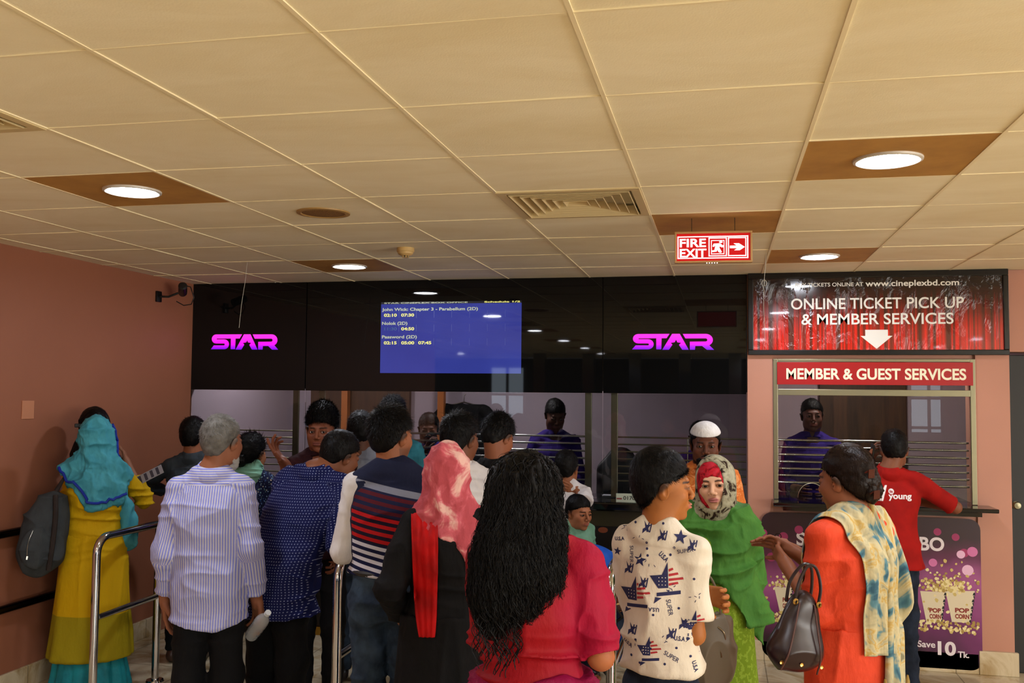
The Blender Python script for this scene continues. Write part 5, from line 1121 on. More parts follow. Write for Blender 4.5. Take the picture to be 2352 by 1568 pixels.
# --- woman in the tie dye headscarf
s = P(.453, 1.641, 19, 1.575, 'person, woman in a pink tie dye headscarf and black robe with red scarf', skin='#8a5a40', fem=True, girth=1.04, head=(0, 0, -8)); s.scalp = False
s.arm(-1, (-.17, .12, .88), (-.45, -1, 0), hand=(.1, .3, -1), curl=(.9, .9, .9, .9), thumb=.8, detail=True); s.arm(1, (.10, .22, 1.0), (.3, -.5, -1)); s.body()
rb = s.shirt(M_blackf, hem=.55, ease=.022, sl=(1.85, 1.85), collar=False, name='robe_bodice', r=(.062, .060, .055)); sk = skirt(s, M_blackf, .03, .92, .26, .175, 'robe_skirt', folds=9, amp=.03)
def ct(F):
    def fn(x, y, z): return z-(1.205-np.clip(x-.03, 0, .2)*1.6+np.clip(-x, 0, .2)*.5)
    F._add('s', fn, (-1, -1, .5), (1, 1, 2), .006)
hj = hijab(s, M_pinkh, cape=1.10, e=.030, cut=ct, seed=9, sh=.050, hr=(.092, .110, .106), wr=[(16, 16, 6, .005, True, None, 9), (9, 9, 12, .005, True, None, 10), (30, 30, 14, .002, True, None, 11), (9, 9, 9, .004)])
bv = s.targets(rb, sk)
s.ribbon('red_scarf', bv, [(-.092, -.06, 1.35), (-.09, -.12, 1.27), (-.085, -.15, 1.1), (-.08, -.17, .93), (-.075, -.19, .84)], [.10, .10, .095, .08, .06], M_red, pleat=(3.5, .0035), ray=[(0, .6, -.8), (0, 1, -.2), (0, 1, 0), (0, 1, 0), (0, 1, 0)], off=.006)
s.ribbon('side_scarf', bv, [(.17, .0, 1.12), (.21, -.04, 1.0), (.215, -.05, .8), (.225, -.06, .5), (.23, -.06, .35)], [.07, .09, .09, .09, .09], M_crim, pleat=(2.5, .01), ray=[(-1, .3, 0)]*2, off=.006, hug=False)
s.shoes(M_shoe)
b = B(); b.box(-.012, -.045, -.06, .012, .045, .05, bev=.004); w_ = b.build('purse', plain('purse_print', '#b8ae98', .6)); w_.location = (.322, 1.60, .79); w_.rotation_euler = (.5, .1, .9); tag(w_, 'small pale patterned purse held by the woman in the black robe', 'purse')
# --- man in black looking down
s = P(.305, 3.143, -5, 1.65, 'person, man in black looking down to the right in front of the ticket window', skin='#8a5236', head=(-22, 0, -22), headres=.004)
s.arm(-1, (-.12, .28, 1.1), (-.3, -.5, -1)); s.arm(1, (.12, .30, 1.12), (.3, -.5, -1)); s.body(); s.hair(bl=.018, top=.018, lift=.4); s.shirt(M_blackf, hem=.47, sl=(1.5, 1.5)); s.trousers(M_blacktr); s.shoes(M_shoe)
# --- woman with long curly hair in crimson
s = P(.945, .818, 6, 1.585, 'person, woman with long curly black hair in a crimson kameez', skin='#a3603a', fem=True, girth=1.12, head=(0, 0, -4), sw=.152, hdoff=(-.025, 0, 0))
s.arm(1, (.13, .19, .99), (.40, -1, -.6), hand=(-.8, .5, 0), curl=(.4, .4, .4, .4), detail=True); s.arm(-1, (-.03, .24, 1.08), (-.2, -.4, -1)); s.body()
s.shirt(M_crim, hem=.56, ease=.014, sl=(.95, .95), collar=False, name='kameez_bodice', r=(.060, .056, .05), res=.005, wr=[(3, 3, 26, .011, True, (.86, 1.06), 3), (5, 5, 14, .006, True, None, 5), (14, 14, 9, .003, True, None, 6)])
skirt(s, M_magenta, .30, .95, .235, .180, 'kameez_skirt', folds=7, amp=.02, wr=[(3, 3, 24, .012, True, (.78, 1.1), 4), (10, 10, 3, .005, True, None, 2)])
s.trousers(M_magenta); s.shoes(M_brownshoe)
F = Fld(); c = s.hc; F.frame(s.R, s.hc, 1); F.ell((0, -.025, .045), (.092, .112, .092), .03); F.noframe()
F.rc(c+A3(-.01, -.05, 0), c+A3(-.02, -.085, -.20), .100, .125, .06); F.rc(c+A3(-.03, -.09, -.18), c+A3(-.045, -.11, -.27), .108, .085, .06); F.rc(c+A3(-.06, -.11, -.28), c+A3(-.075, -.12, -.36), .07, .03, .05); F.rc(c+A3(.05, -.07, -.1), c+A3(.05, -.09, -.22), .07, .045, .05)
F.frame(s.R, s.hc, 1); F.ell((0, .12, -.03), (.062, .08, .09), .01, 's'); F.noframe()
hm = s.cloth('hair', F, M_hair, .006, [(26, 26, 12, .004, True, None, 3), (55, 55, 30, .003, True, None, 5), (10, 10, 6, .010, False, None, 7)])
bv = s.targets(hm); rs = random.Random(3); b = B()
hv = [v.co for v in hm.data.vertices if v.co.z > c[2]-.26 and not (v.co.y > c[1]+.07 and v.co.z < c[2]+.06)]
for k in range(1500):
    p = hv[rs.randrange(len(hv))].copy(); base = [p.copy()]; dv = Vector((rs.uniform(-.45, .35), rs.uniform(-.3, .1), -1)).normalized(); nst = rs.randint(7, 13)
    for i in range(nst):
        p = p+dv*.022; q = bv.find_nearest(p); 
        if q[0] is None: break
        p = q[0]+q[1]*(.003+.008*i/nst); dv = (dv+Vector((rs.uniform(-.25, .2), 0, -.25))).normalized(); base.append(p.copy())
        if p.z < c[2]-.44+.05*rs.random(): break
    if len(base) < 4: continue
    m_ = len(base); base = np.array([q[:] for q in base]); n = m_*4; tt = np.linspace(0, m_-1, n); C = np.stack([np.interp(tt, range(m_), base[:, i]) for i in range(3)], 1)
    for _ in range(4): C[1:-1] = C[1:-1]*.5+(C[:-2]+C[2:])*.25
    ph = rs.uniform(0, 6.3); fr_ = rs.uniform(1.3, 2.6)*m_; r_ = rs.uniform(.003, .0075)*np.linspace(.4, 1.2, n)[:, None]; uu = np.linspace(0, 1, n)[:, None]
    C = C+np.concatenate([np.cos(ph+uu*fr_), .7*np.sin(ph+uu*fr_), .4*np.sin(ph+uu*fr_)], 1)*r_
    b.tube([Vector(p) for p in C], .0012, 4, cap=False, radii=[.0014*(1-.7*i/n) for i in range(n)])
b.build('curls', M_hair, s.o)
b = B()
for k in range(60):
    x = rs.uniform(-.13, .04); zt = c[2]-.30-.06*rs.random(); pts = []; ph = rs.uniform(0, 6.3); rr_ = rs.uniform(.006, .012); L = rs.uniform(.06, .14)
    for i in range(24): u = i/23; pts.append(Vector((c[0]+x*.8-.03+math.cos(ph+u*9)*rr_, c[1]-.185-.0*u+math.sin(ph+u*9)*rr_*.5, zt-L*u)))
    b.tube(pts, .0013, 4, cap=False)
b.build('curls', M_hair, s.o)
# --- clerks behind the glass
def clerk(x, y, yaw, zt, label, hr=.004, head=(-8, 0, 0), hand=None, mat=None, skin='#5a3626', gaze=(0, 1, -.1)):
    s = P(x, y, yaw, zt, label, skin=skin, head=head, headres=hr, group='ticket clerks in purple behind the glass')
    if hand: s.arm(1, hand, (.8, .3, -1), hand=(-.3, .1, 1), curl=(1, 1, 1, 1), detail=True)
    else: s.arm(1, (.12, .22, 1.10), (.3, -.5, -1))
    s.arm(-1, (-.12, .22, 1.10), (-.3, -.5, -1)); s.body(); s.eyes(gaze); s.hair(top=.012, side=.005, bl=.01, facecut=(.066, .078)); s.shirt(mat or M_purple, hem=.48, sl=(1.8, 1.8), res=.008); s.trousers(M_blacktr, res=.012); s.shoes(M_shoe); return s
clerk(-.759, 5.27, 195, 1.605, 'person, clerk in purple resting his chin on one hand behind the middle window', hand=(.02, .17, 1.32))
clerk(.226, 5.48, 198, 1.725, 'person, clerk in purple with short black hair looking down behind the middle window', head=(-22, 0, 4), skin='#4e2e20', gaze=(0, 1, -.5))
clerk(2.193, 5.50, 176, 1.745, 'person, tall clerk in purple standing inside the member services window', head=(0, 0, 6), skin='#4a2c22')
clerk(1.36, 5.54, 180, 1.56, 'person, clerk in purple mostly hidden behind the man in the white cap', head=(-10, 0, 0))
clerk(-1.62, 5.30, 200, 1.49, 'person, clerk in purple behind the glass left of the young man in maroon', head=(-10, 0, 0))
# --- boy in white at the counter, little boy in blue
s = P(.51, 4.30, 4, 1.39, 'person, boy in a white t-shirt at the counter, hand on his neck', skin='#8a5232', hs=.93, girth=.95, head=(0, 0, -12))
s.arm(1, (.085, -.045, 1.135), (1, .3, -.5), hand=(-.8, -.35, .3), palm=(-.2, 1, 0), curl=(.2, .2, .25, .3), detail=True); s.arm(-1, (-.12, .12, .95), (-.3, -.5, -1)); s.body(); s.hair(bl=.012, top=.014)
s.shirt(M_white, hem=.5, sl=(.7, .7), collar=False, name='t_shirt', flare=.01); s.trousers(M_darkjeans); s.shoes(M_shoe); b = B(); b.tube([(s.nb[0]+.066*math.cos(q*PI/10), s.nb[1]-.0+.060*math.sin(q*PI/10), s.nb[2]+.008) for q in range(20)], .004, 6, closed=True); b.build('red_trim', M_red, s.o)
s = P(.632, 4.0, 226, 1.135, 'person, small boy with short hair in pale green behind the blue stroller', skin='#a86c4a', hs=.90, girth=1.0, head=(-6, 0, 2), headres=.0028)
s.arm(1, (.12, .1, .60), (.3, -1, 0)); s.arm(-1, (-.12, .1, .60), (-.3, -1, 0)); s.lip = '#a05a50'; s.body(); s.eyes((0, 1, -.2)); s.hair(bl=.007, top=.008, side=.004, facecut=(.066, .076), blades=5000)
s.shirt(fabric('pale_green_top', '#7aa890', '#6a9a80'), hem=.5, sl=(.7, .7), collar=False, name='t_shirt'); s.trousers(M_darkjeans); s.shoes(M_shoe)
# --- man with the white cap
s = P(1.432, 3.598, 184, 1.615, 'person, bearded man with a white prayer cap and orange patterned shirt', skin='#5a3220', hs=1.05, girth=1.18, head=(-3, 0, -2), headres=.0028)
s.arm(1, (.14, .22, 1.0), (.3, -.5, -1)); s.arm(-1, (-.14, .22, 1.0), (-.3, -.5, -1)); s.body(); s.eyes((0, 1, 0)); s.hair(top=.004, side=.004, bl=.004, blades=1500, facecut=(.07, .09)); s.beard(M_hair, length=.06)
s.shirt(M_orangep, hem=.4, sl=(1.8, 1.8), ease=.03); s.trousers(M_white); s.shoes(M_shoe)
F = Fld(); F.frame(s.R, s.hc, s.hs); F.ell((0, -.016, .050), (.086, .104, .082), .02); F.plane((0, -.18, -1), (0, 0, .064)); F.noframe(); s.cloth('prayer_cap', F, fabric('cap_knit', '#e2e0e0', '#d0cece', wr=.8), .005, [])
# --- woman in orange
s = P(1.975, 1.662, 40, 1.585, 'person, woman in an orange kameez with a pale floral scarf, hair pinned up', skin='#8a5236', fem=True, girth=1.10, head=(-6, 0, 12), headres=.004, sw=.14)
s.arm(-1, (-.10, .22, 1.14), (-.15, -.5, -1), hand=(.15, .75, .45), palm=(.9, -.2, .1), curl=(.6, .7, .8, .8), thumb=.5, detail=True); s.arm(1, (-.03, .25, 1.18), (.3, -.5, -1), hand=(-.55, .7, .35), palm=(-.6, -.4, -.4), curl=(.3, .4, .5, .6), thumb=.3, detail=True); s.body()
s.hair(M_hair2, top=.014, side=.006, low=-.08, nape=1, bl=.018, lift=.02, rnd=.1, blades=9000, crown=(0, .06, .08), fade=False)
F = Fld(); F.frame(s.R, s.hc); F.ell((.01, -.092, -.03), (.046, .034, .048), .02); F.ell((.0, -.10, .01), (.03, .024, .03), .02); F.noframe(); s.cloth('hair_bun', F, M_hair2, .0045, [(35, 35, 35, .004, True), (70, 70, 70, .002, True)])
b = B()
for k, q0 in enumerate(((-.04, -.112, .030), (-.02, -.112, -.045))):
    for i in range(5): q = s.R @ A3(q0[0]+.008*i-.016, q0[1]-.0, q0[2])+s.hc; b.tube([q, q+A3(.004, -.016, .012), q+A3(.006, -.012, -.018)], .003, 6)
b.build('hair_claw', plain('claw_brown', '#4a1a10', .15), s.o)
kb = s.shirt(M_orange_k, hem=.57, ease=.016, sl=(1.25, 1.25), collar=False, name='kameez_bodice', r=(.058, .054, .048), res=.005, wr=[(6, 6, 14, .006, True, None, 3), (16, 16, 10, .0025, True, None, 5)])
ks = skirt(s, M_orange_k, .22, .96, .225, .168, 'kameez_skirt', folds=6, amp=.035, wr=[(12, 12, 2.5, .005, True, None, 2), (6, 6, 6, .004)]); s.trousers(M_orange_k); s.shoes(M_brownshoe)
bv = s.targets(kb, ks)
# the shawl crosses the shoulders and hangs down the back
s.ribbon('floral_scarf', bv, [(-.13, .16, 1.02), (-.125, .13, 1.18), (-.10, .04, 1.33), (-.03, -.08, 1.32), (.0, -.14, 1.2), (.0, -.17, 1.05), (.0, -.18, .86)], [.09, .10, .11, .14, .15, .15, .15], M_scarfp, pleat=(3, .006), ray=[(0, -1, 0), (0, -1, -.2), (0, -.1, -1), (0, .8, -.7), (0, 1, -.1), (0, 1, 0), (0, 1, 0)], off=.013)
s.ribbon('floral_scarf', bv, [(.12, .12, 1.2), (.11, .02, 1.33), (.085, -.08, 1.31), (.10, -.14, 1.15), (.085, -.17, .9), (.06, -.20, .6), (.05, -.22, .38), (.05, -.23, .22)], [.09, .11, .12, .13, .15, .17, .18, .18], M_scarfp, pleat=(3, .010), ray=[(0, -1, 0), (0, -.1, -1), (0, .8, -.7), (-.1, 1, -.1), (-.2, 1, 0), (-.2, 1, 0), (-.2, 1, 0)], off=.016, seed=3)
M_tassel = fabric('tassel', '#a88a50', '#8e7238'); b = B()
for x_ in (-.06, .05): b.lathe([(.003, .02), (.007, .0), (.009, -.05), (.013, -.075), (0, -.07)], 10, M=Matrix.Translation((x_, -.205, .80)))
b.build('tassel', M_tassel, s.o)
# --- man in the red polo shirt
s = P(2.575, 4.30, -6, 1.565, 'person, man in a red polo shirt leaning on the service ledge', skin='#7a4830', lean=(0, .14), drop=.05, hdoff=(.035, 0, 0), head=(-8, 0, 3), girth=1.04, sw=.16, headres=.004)
s.scalpc = (.03, .02, .017)
s.arm(-1, (-.115, .22, 1.34), (-1, .3, -.9), hand=(.15, -.0, 1), palm=(1, 0, 0), curl=(.5, .5, .6, .6), detail=True); s.arm(1, (.18, .36, 1.115), (1, -.3, -.3), hand=(-.8, .5, -.1)); s.body(); s.hair(bl=.008, top=.010, side=.003)
po = s.shirt(M_polo, hem=.47, ease=.022, sl=(.85, .92), r=(.062, .058, .055), name='polo_shirt', hemflare=.025, wr=[(5, 5, 6, .006, True, None, 3), (6, 6, 14, .003)])
s.trousers(M_darkjeans, ease=.006); s.shoes(plain('sandal_black', '#141010', .5), sandal=True)
bv = s.targets(po); M_pw = plain('polo_print', '#dcd6d6', .7); g = B()
for pts in ([(0, .09), (.012, .09), (.032, .052), (.032, .0), (.024, .0), (.024, .050)], [(.014, .09), (.020, .09), (.040, .052), (.036, .05)], [(.046, .050), (.066, .09), (.072, .09), (.048, .043)], [(.070, .09), (.078, .09), (.052, .045), (.052, 0), (.044, 0), (.044, .046)], [(.034, 0), (.042, 0), (.042, .05), (.034, .05)]):
    g.add([(p[0]-.095, 0, p[1]) for p in pts], [tuple(range(len(pts)))])
geo = ([(p[0], p[2]) for p in g.v], g.f)
zy = 1.15; s.decal('lettering', bv, geo, (s.nb[0]-.0, s.nb[1]-.3, zy), (1, 0, 0), (0, 0, 1), (0, 1, 0), M_pw)
s.decal('lettering', bv, text_fit('young', -.012, .002, .132, .036, .03), (s.nb[0], s.nb[1]-.3, zy), (1, 0, 0), (0, 0, 1), (0, 1, 0), M_pw)
s.decal('lettering', bv, ([(.005+.016*math.cos(q*PI/10), .056+.016*math.sin(q*PI/10)) for q in range(20)], [tuple(range(20))]), (s.nb[0], s.nb[1]-.3, zy), (1, 0, 0), (0, 0, 1), (0, 1, 0), M_pw)
s.decal('lettering', bv, text_fit('is', -.004, .048, .018, .016, .03), (s.nb[0], s.nb[1]-.3, zy), (1, 0, 0), (0, 0, 1), (0, 1, 0), M_polo, off=.0025)
b = B(); b.box(-.006, -.035, -.07, .006, .035, .07, bev=.004); ph = b.build('phone', M_black); cs, sn = math.cos(math.radians(s.yaw)), math.sin(math.radians(s.yaw)); hx, hy, hz = s.arms[-1][2]+A3(.02, .0, .07); ph.location = (s.x+cs*hx-sn*hy, s.y+sn*hx+cs*hy, hz); ph.rotation_euler = (.2, .1, .1); tag(ph, 'black phone held to the ear of the man in the red polo shirt', 'phone')
# ================================================================ belongings and things in the office
def sm(pts, n=8):
    P_ = [Vector(p) for p in pts]; out = []; P_ = [P_[0]*2-P_[1]]+P_+[P_[-1]*2-P_[-2]]
    for i in range(1, len(P_)-2):
        for k in range(n):
            t = k/n; a_, b_, c_, d_ = P_[i-1:i+3]; out.append(.5*((2*b_)+(c_-a_)*t+(2*a_-5*b_+4*c_-d_)*t*t+(3*b_-a_-3*c_+d_)*t**3))
    return out+[P_[-2]]
def put(o, loc, rot=(0, 0, 0)): o.location = loc; o.rotation_euler = rot; return o
# water bottle in the elderly man's right hand
M_pet = plain('clear_plastic', '#c4c8cc', .08, 0, Alpha=.42); M_pet2 = plain('plastic_ribs', '#8a8e92', .2)
t = empty('water_bottle', (-.525, 2.02, .735)); tag(t, 'small clear plastic water bottle in the hand of the elderly man', 'bottle')
b = B(); b.lathe([(0, -.13), (.028, -.13), (.032, -.12), (.030, -.10), (.033, -.09), (.030, -.07), (.033, -.06), (.030, -.04), (.033, -.03), (.032, 0), (.028, .02), (.014, .045), (.012, .06)], 24); b.build('body', M_pet, t)
b = B(); b.lathe([(.014, .056), (.014, .072), (.0, .072)], 18); b.build('cap', plain('cap_pale', '#c8ccd0', .4), t)
t.rotation_euler = (math.radians(10), math.radians(48), math.radians(-20))
# folded paper with print held by the man in dark grey
t = empty('ticket_paper', (-1.90, 3.22, 1.26)); tag(t, 'folded printed paper held between the woman in yellow and the grey shirted man', 'paper')
b = B(); b.box(-.085, -.03, -.001, .085, .03, .001); b.build('sheet', plain('paper_grey', '#8e8a92', .8), t)
b = B()
for k in range(4): b.box(-.07+.038*k, -.024, .001, -.052+.038*k, .024, .0016)
b.build('print', plain('paper_ink', '#3a3440', .8), t); t.rotation_euler = (math.radians(62), math.radians(-28), math.radians(20))
# grey backpack
t = empty('backpack', (-2.30, 2.77, .76)); tag(t, 'slouching grey backpack with a zip pocket hanging by the left wall', 'backpack'); t.rotation_euler = (0, math.radians(6), math.radians(40))
M_pack = fabric('pack_grey', '#3e4346', '#34383b', wr=.5); M_pack2 = fabric('pack_brown', '#332c2a', '#2a2422', wr=.3)
def bagmesh(name, F, mat, t, res=.006, wr=()):
    V, Q = contour(F, res); Nn = vnormals(V, Q)
    for fx, fy, fz, amp, sd in wr: V = V+Nn*(amp*(np.maximum(1-1.6*np.abs(vnoise(V, fx, fy, fz, sd)), 0)**2*1.4-.4))[:, None]
    return np_mesh(name, V, Q, mat, t)
F = Fld(); F.ell((0, 0, .18), (.125, .075, .21), .05); F.ell((.0, 0, .08), (.13, .085, .11), .05); F.ell((.02, 0, .32), (.09, .06, .12), .05); bagmesh('bag_body', F, M_pack, t, wr=[(6, 6, 9, .012, 3), (14, 14, 6, .005, 5)])
F = Fld(); F.ell((-.03, -.07, .12), (.085, .035, .12), .02); bagmesh('front_pocket', F, M_pack, t, wr=[(8, 8, 8, .006, 2)])
b = B(); b.tube(sm([(.03, -.06, .42), (.045, -.085, .3), (.05, -.095, .15), (.05, -.08, 0)]), .014, 8); b.build('side_strap', M_pack2, t)
b = B(); b.tube(sm([(-.06, -.107, .22), (-.075, -.113, .15), (-.07, -.108, .07)]), .002, 6); b.box(-.074, -.118, .06, -.066, -.112, .08); b.build('zip', M_steel, t)
b = B(); b.tube(sm([(.03, .0, .42), (.06, .02, .50), (.03, .03, .44)]), .009, 8); b.build('handle', M_pack2, t)
b = B(); b.tube(sm([(.02, -.01, .41), (.07, .05, .52), (.12, .12, .60)]), .008, 8); b.build('shoulder_strap', M_pack2, t)
# maroon leather handbag of the woman in orange
M_leather = plain('maroon_leather', '#1e080c', .32); M_piping = plain('leather_piping', '#4a2a26', .35); M_goldm = plain('gold_metal', '#c8a058', .25, 1)
t = empty('handbag', (1.75, 1.33, .87)); t.scale = (.85,)*3; tag(t, 'glossy dark maroon leather handbag on the arm of the woman in orange', 'handbag'); t.rotation_euler = (0, math.radians(10), math.radians(28))
F = Fld(); F.ell((0, 0, .07), (.125, .065, .085), .04); F.ell((0, 0, .16), (.085, .045, .11), .06); F.ell((0, 0, .24), (.05, .03, .06), .04); bagmesh('bag_body', F, M_leather, t, .005, [(7, 7, 7, .007, 3)])
for x in (-.05, .045):
    b = B(); b.tube(sm([(x*1.7, -.055, .0), (x*1.5, -.077, .07), (x*1.1, -.062, .16), (x*.7, -.04, .26)]), .0035, 8); b.build('piping', M_piping, t)
for y in (-.03, .03):
    b = B(); b.tube(sm([(-.05, y, .25), (-.045, y, .33), (-.01, y*.6, .40), (.03, y*.6, .40), (.055, y, .33), (.055, y, .25)]), .0065, 8); b.build('handle', M_leather, t)
for x in (-.05, .055): b = B(); b.lathe([(.007, -.006), (.013, 0), (.007, .006)], 16, M=Matrix.Translation((x, -.037, .262)) @ Matrix.Rotation(PI/2, 4, 'X')); b.build('ring', M_goldm, t)
for x in (-.09, 0, .09): b = B(); b.lathe([(0, -.004), (.007, -.003), (.008, 0)], 12, M=Matrix.Translation((x, -.062, .03)) @ Matrix.Rotation(-PI/2, 4, 'X') @ Matrix.Scale(-1, 4, (0, 0, 1))); b.build('stud', M_goldm, t)
# keys in her hands
b = B(); 
for k in range(3): b.tube([(.012*math.cos(q*PI/6), .004*k-.004, .012*math.sin(q*PI/6)-.02*k) for q in range(12)], .0018, 6, closed=True)
b.box(-.004, -.001, -.09, .004, .001, -.05); o = b.build('key_ring', plain('dark_metal', '#3a3028', .3, 1)); put(o, (1.735, 1.83, 1.235)); tag(o, 'small bunch of keys held up by the woman in orange', 'keys')
# beige tote bag of the woman in green
t = empty('tote_bag', (1.49, 1.86, .65)); t.scale = (.76, .8, .9); tag(t, 'taupe leather tote bag hanging in front of the green kameez', 'tote bag'); t.rotation_euler = (0, math.radians(-3), math.radians(20))
M_taupe = plain('taupe_leather', '#6e6250', .42)
F = Fld(); F.ell((0, 0, .13), (.13, .055, .16), .05); F.ell((.01, 0, .25), (.11, .03, .07), .04); F.plane((0, 0, 1), (0, 0, .285)); bagmesh('bag_body', F, M_taupe, t, .005, [(9, 9, 3, .012, 3), (4, 4, 9, .008, 4)])
b = B(); b.tube(sm([(-.06, -.02, .27), (-.05, -.02, .38), (.0, -.01, .46), (.04, -.02, .38), (.05, -.02, .27)]), .006, 8); b.build('handle', M_taupe, t)
b = B(); b.tube(sm([(.02, -.045, .25), (.05, -.055, .22), (.05, -.05, .15), (.02, -.05, .18), (.03, -.05, .12)]), .0045, 8); b.build('clasp', plain('clasp_metal', '#8a7a60', .3, 1), t)
# blue stroller with the reaching child
t = empty('stroller', (.80, 3.58, 0)); t.scale = (.88,)*3; tag(t, 'blue folding stroller with dark frame and white hubbed wheels beside the rail', 'stroller'); t.rotation_euler = (0, 0, math.radians(-18))
b = B()
for y in (-.2, .2): b.tube([(-.32, y, .12), (.28, y, .62), (.0, y, .95)], .012, 8); b.tube([(.34, y, .10), (-.1, y, .5), (-.3, y, .9), (-.36, y, .98)], .012, 8)
for x, z in ((-.32, .12), (.34, .10), (-.36, .98), (.0, .4)): b.tube([(x, -.2, z), (x, .2, z)], .010, 8)
b.build('frame', M_black, t)
M_tyre = plain('tyre', '#0c0c0c', .6); M_hub = plain('hub_white', '#b8bcc0', .4); M_drop = plain('hub_blue', '#1c4aa8', .4)
for x, y in ((-.32, -.2), (-.32, .2), (.30, -.24), (.34, -.17), (.34, .2)):
    Mx = Matrix.Translation((x, y, .075)) @ Matrix.Rotation(PI/2, 4, 'X')
    b = B(); b.lathe([(.052, -.014), (.068, -.014), (.075, -.006), (.075, .006), (.068, .014), (.052, .014)], 28, M=Mx); w_ = b.build('wheel', M_tyre, t)
    b = B(); b.lathe([(0, -.010), (.050, -.010), (.052, 0), (.050, .010), (0, .010)], 28, M=Mx); h_ = b.build('hub', M_hub, w_)
    if y in (-.24, -.17): b = B(); b.poly([(x+.02*math.cos(a_)*(.7 if a_ < PI else 1), .07+.02*math.sin(a_)*(1.7 if 0 < a_ < PI else 1)) for a_ in np.linspace(0, 2*PI, 18)[:-1]], y-.0125, y-.0105); b.build('hub_mark', M_drop, w_)
F = Fld(); F.ell((-.06, 0, .82), (.25, .24, .20), .02); F.ell((.02, 0, .76), (.24, .215, .18), .01, 's'); F.plane((.8, 0, -.55), (.10, 0, .74)); F.plane((0, 0, -1), (0, 0, .66)); bagmesh('canopy', F, M_blueb, t, .007)
F = Fld(); F.rc((-.12, 0, .36), (.14, 0, .36), .10, .09, .02, fl=1.0); F.rc((-.12, 0, .36), (-.22, 0, .68), .10, .09, .03); bagmesh('seat', F, M_blueb, t, .008)
b = B(); b.tube(sm([(-.18, -.22, .93), (-.10, -.245, .86), (.0, -.24, .76), (.05, -.24, .66)]), .010, 8); b.build('strap', M_black, t)
# toddler in the stroller
s = Person(0, 0, -108, 1.0, 'person, toddler in blue sitting in the stroller with one hand out', skin='#8a6048', hs=.80, girth=1.0, headres=.004)
s.hp = A3(0, -.05, .22); s.nb = A3(0, -.10, .44); s.lean = A3(0, -.05, 0); s.hc = A3(0, -.08, .56); s.sh = {1: s.nb+A3(.085, 0, -.02), -1: s.nb+A3(-.085, 0, -.02)}
s.legs = {d: (s.hp+A3(d*.05, .02, 0), A3(d*.07, .17, .24), A3(d*.07, .24, .08)) for d in (-1, 1)}
s.torso_keys = lambda e=0: [(.17, 0, -.05, .085+e, .07+e), (.24, 0, -.06, .09+e, .075+e), (.34, 0, -.08, .085+e, .07+e), (.42, 0, -.10, .075+e, .06+e), (.46, 0, -.10, .03+e, .03+e)]
s.arm(1, (.20, .10, .38), (.3, -.2, -1), hand=(.4, .6, -.5), palm=(0, 0, -1), curl=(.3, .3, .35, .4), detail=True); s.arm(-1, (-.10, .12, .30), (-.3, -.2, -1)); s.x, s.y = .80, 3.62; s.body(); s.o.location.z = .22; s.hair(bl=.008)
F = Fld(); F.loft(s.torso_keys(.014), .02)
for d in (-1, 1): s.sleeve(F, d, .066, .062, .055, 1.6)
F.ell(s.nb+A3(0, .02, .05), (.045, .045, .04), .006, 's'); s.cloth('top', F, M_blueb, .006, [(9, 9, 9, .004)])
F = Fld()
for d in (-1, 1): a_, k_, n_ = s.legs[d]; F.rc(a_, k_, .055, .045, .02); F.rc(k_, n_, .045, .035, .02)
s.cloth('trousers', F, M_darkjeans, .007, [])
# ---------------------------------------------------------------- office things
t = empty('hanging_shirt', (-.82, 6.555, 1.38)); t.scale = (.95, .95, .95); tag(t, 'black t-shirt with a small blue print hanging behind the clerks', 'shirt')
F = Fld(); F.loft([(-.25, 0, 0, .24, .03), (.1, 0, 0, .24, .03), (.25, 0, 0, .24, .028), (.31, 0, 0, .17, .02)], .01, pw=5)
for d in (-1, 1): F.flat((d*.2, 0, .25), (d*.33, 0, .12), .05, .07, .02)
bagmesh('garment', F, M_blackf, t, .008, [(6, 6, 3, .01, 2)])
b = B(); text_on(b, 'AVENGERS', -.14, .07, .28, .05, -.06, .02, shear=.3); b.build('print', emit('faint_blue', '#2c5a8a', .25, hexc('#2c5a8a')), t)
b = B(); b.tube([(-.2, 0, .28), (0, 0, .33), (.2, 0, .28)], .008); b.tube([(0, 0, .33), (0, 0, .39), (.02, 0, .41)], .004); b.build('hanger', M_steel, t)
t = empty('monitor', (-.62, 4.86, 1.045)); tag(t, 'desk monitor with a bright blue screen behind the middle window', 'monitor')
b = B(); b.box(-.20, 0, .03, .20, .03, .25, bev=.006); b.tube([(0, .02, 0), (0, .02, .06)], .02); b.box(-.09, -.03, 0, .09, .07, .01); b.build('housing', M_black, t)
b = B(); b.box(-.185, -.002, .045, .185, .0, .17); b.build('screen', emit('blue_screen', '#1a1ad0', .9), t); b = B(); text_on(b, 'STAR CINEPLEX', -.17, .178, .14, .012, -.003, .02); b.build('lettering', plain('dimtext', '#7a7a80', .5), t)
t = empty('office_chair', (.72, 5.66, 0)); tag(t, 'dark high backed office chair beside the clerk in the middle window', 'chair')
F = Fld(); F.rc((0, .1, .75), (0, .14, 1.22), .10, .13, .05, fl=.3); F.rc((-.1, .1, .8), (-.1, .13, 1.15), .1, .1, .05, fl=.3); F.rc((.1, .1, .8), (.1, .13, 1.15), .1, .1, .05, fl=.3); bagmesh('backrest', F, M_black, t, .01)
b = B(); b.box(-.24, -.28, .45, .24, .12, .53, bev=.03); b.build('seat', M_black, t); b = B(); b.tube([(0, -.08, .1), (0, -.08, .45)], .03); b.build('column', M_steel, t)
for k in range(5): b = B(); b.tube([(0, -.08, .1), (.28*math.cos(k*1.257), -.08+.28*math.sin(k*1.257), .05)], .018); b.lathe([(0, -.015), (.03, -.015), (.03, .015), (0, .015)], 14, M=Matrix.Translation((.28*math.cos(k*1.257), -.08+.28*math.sin(k*1.257), .031)) @ Matrix.Rotation(PI/2, 4, 'X')); b.build('leg', M_black, t)
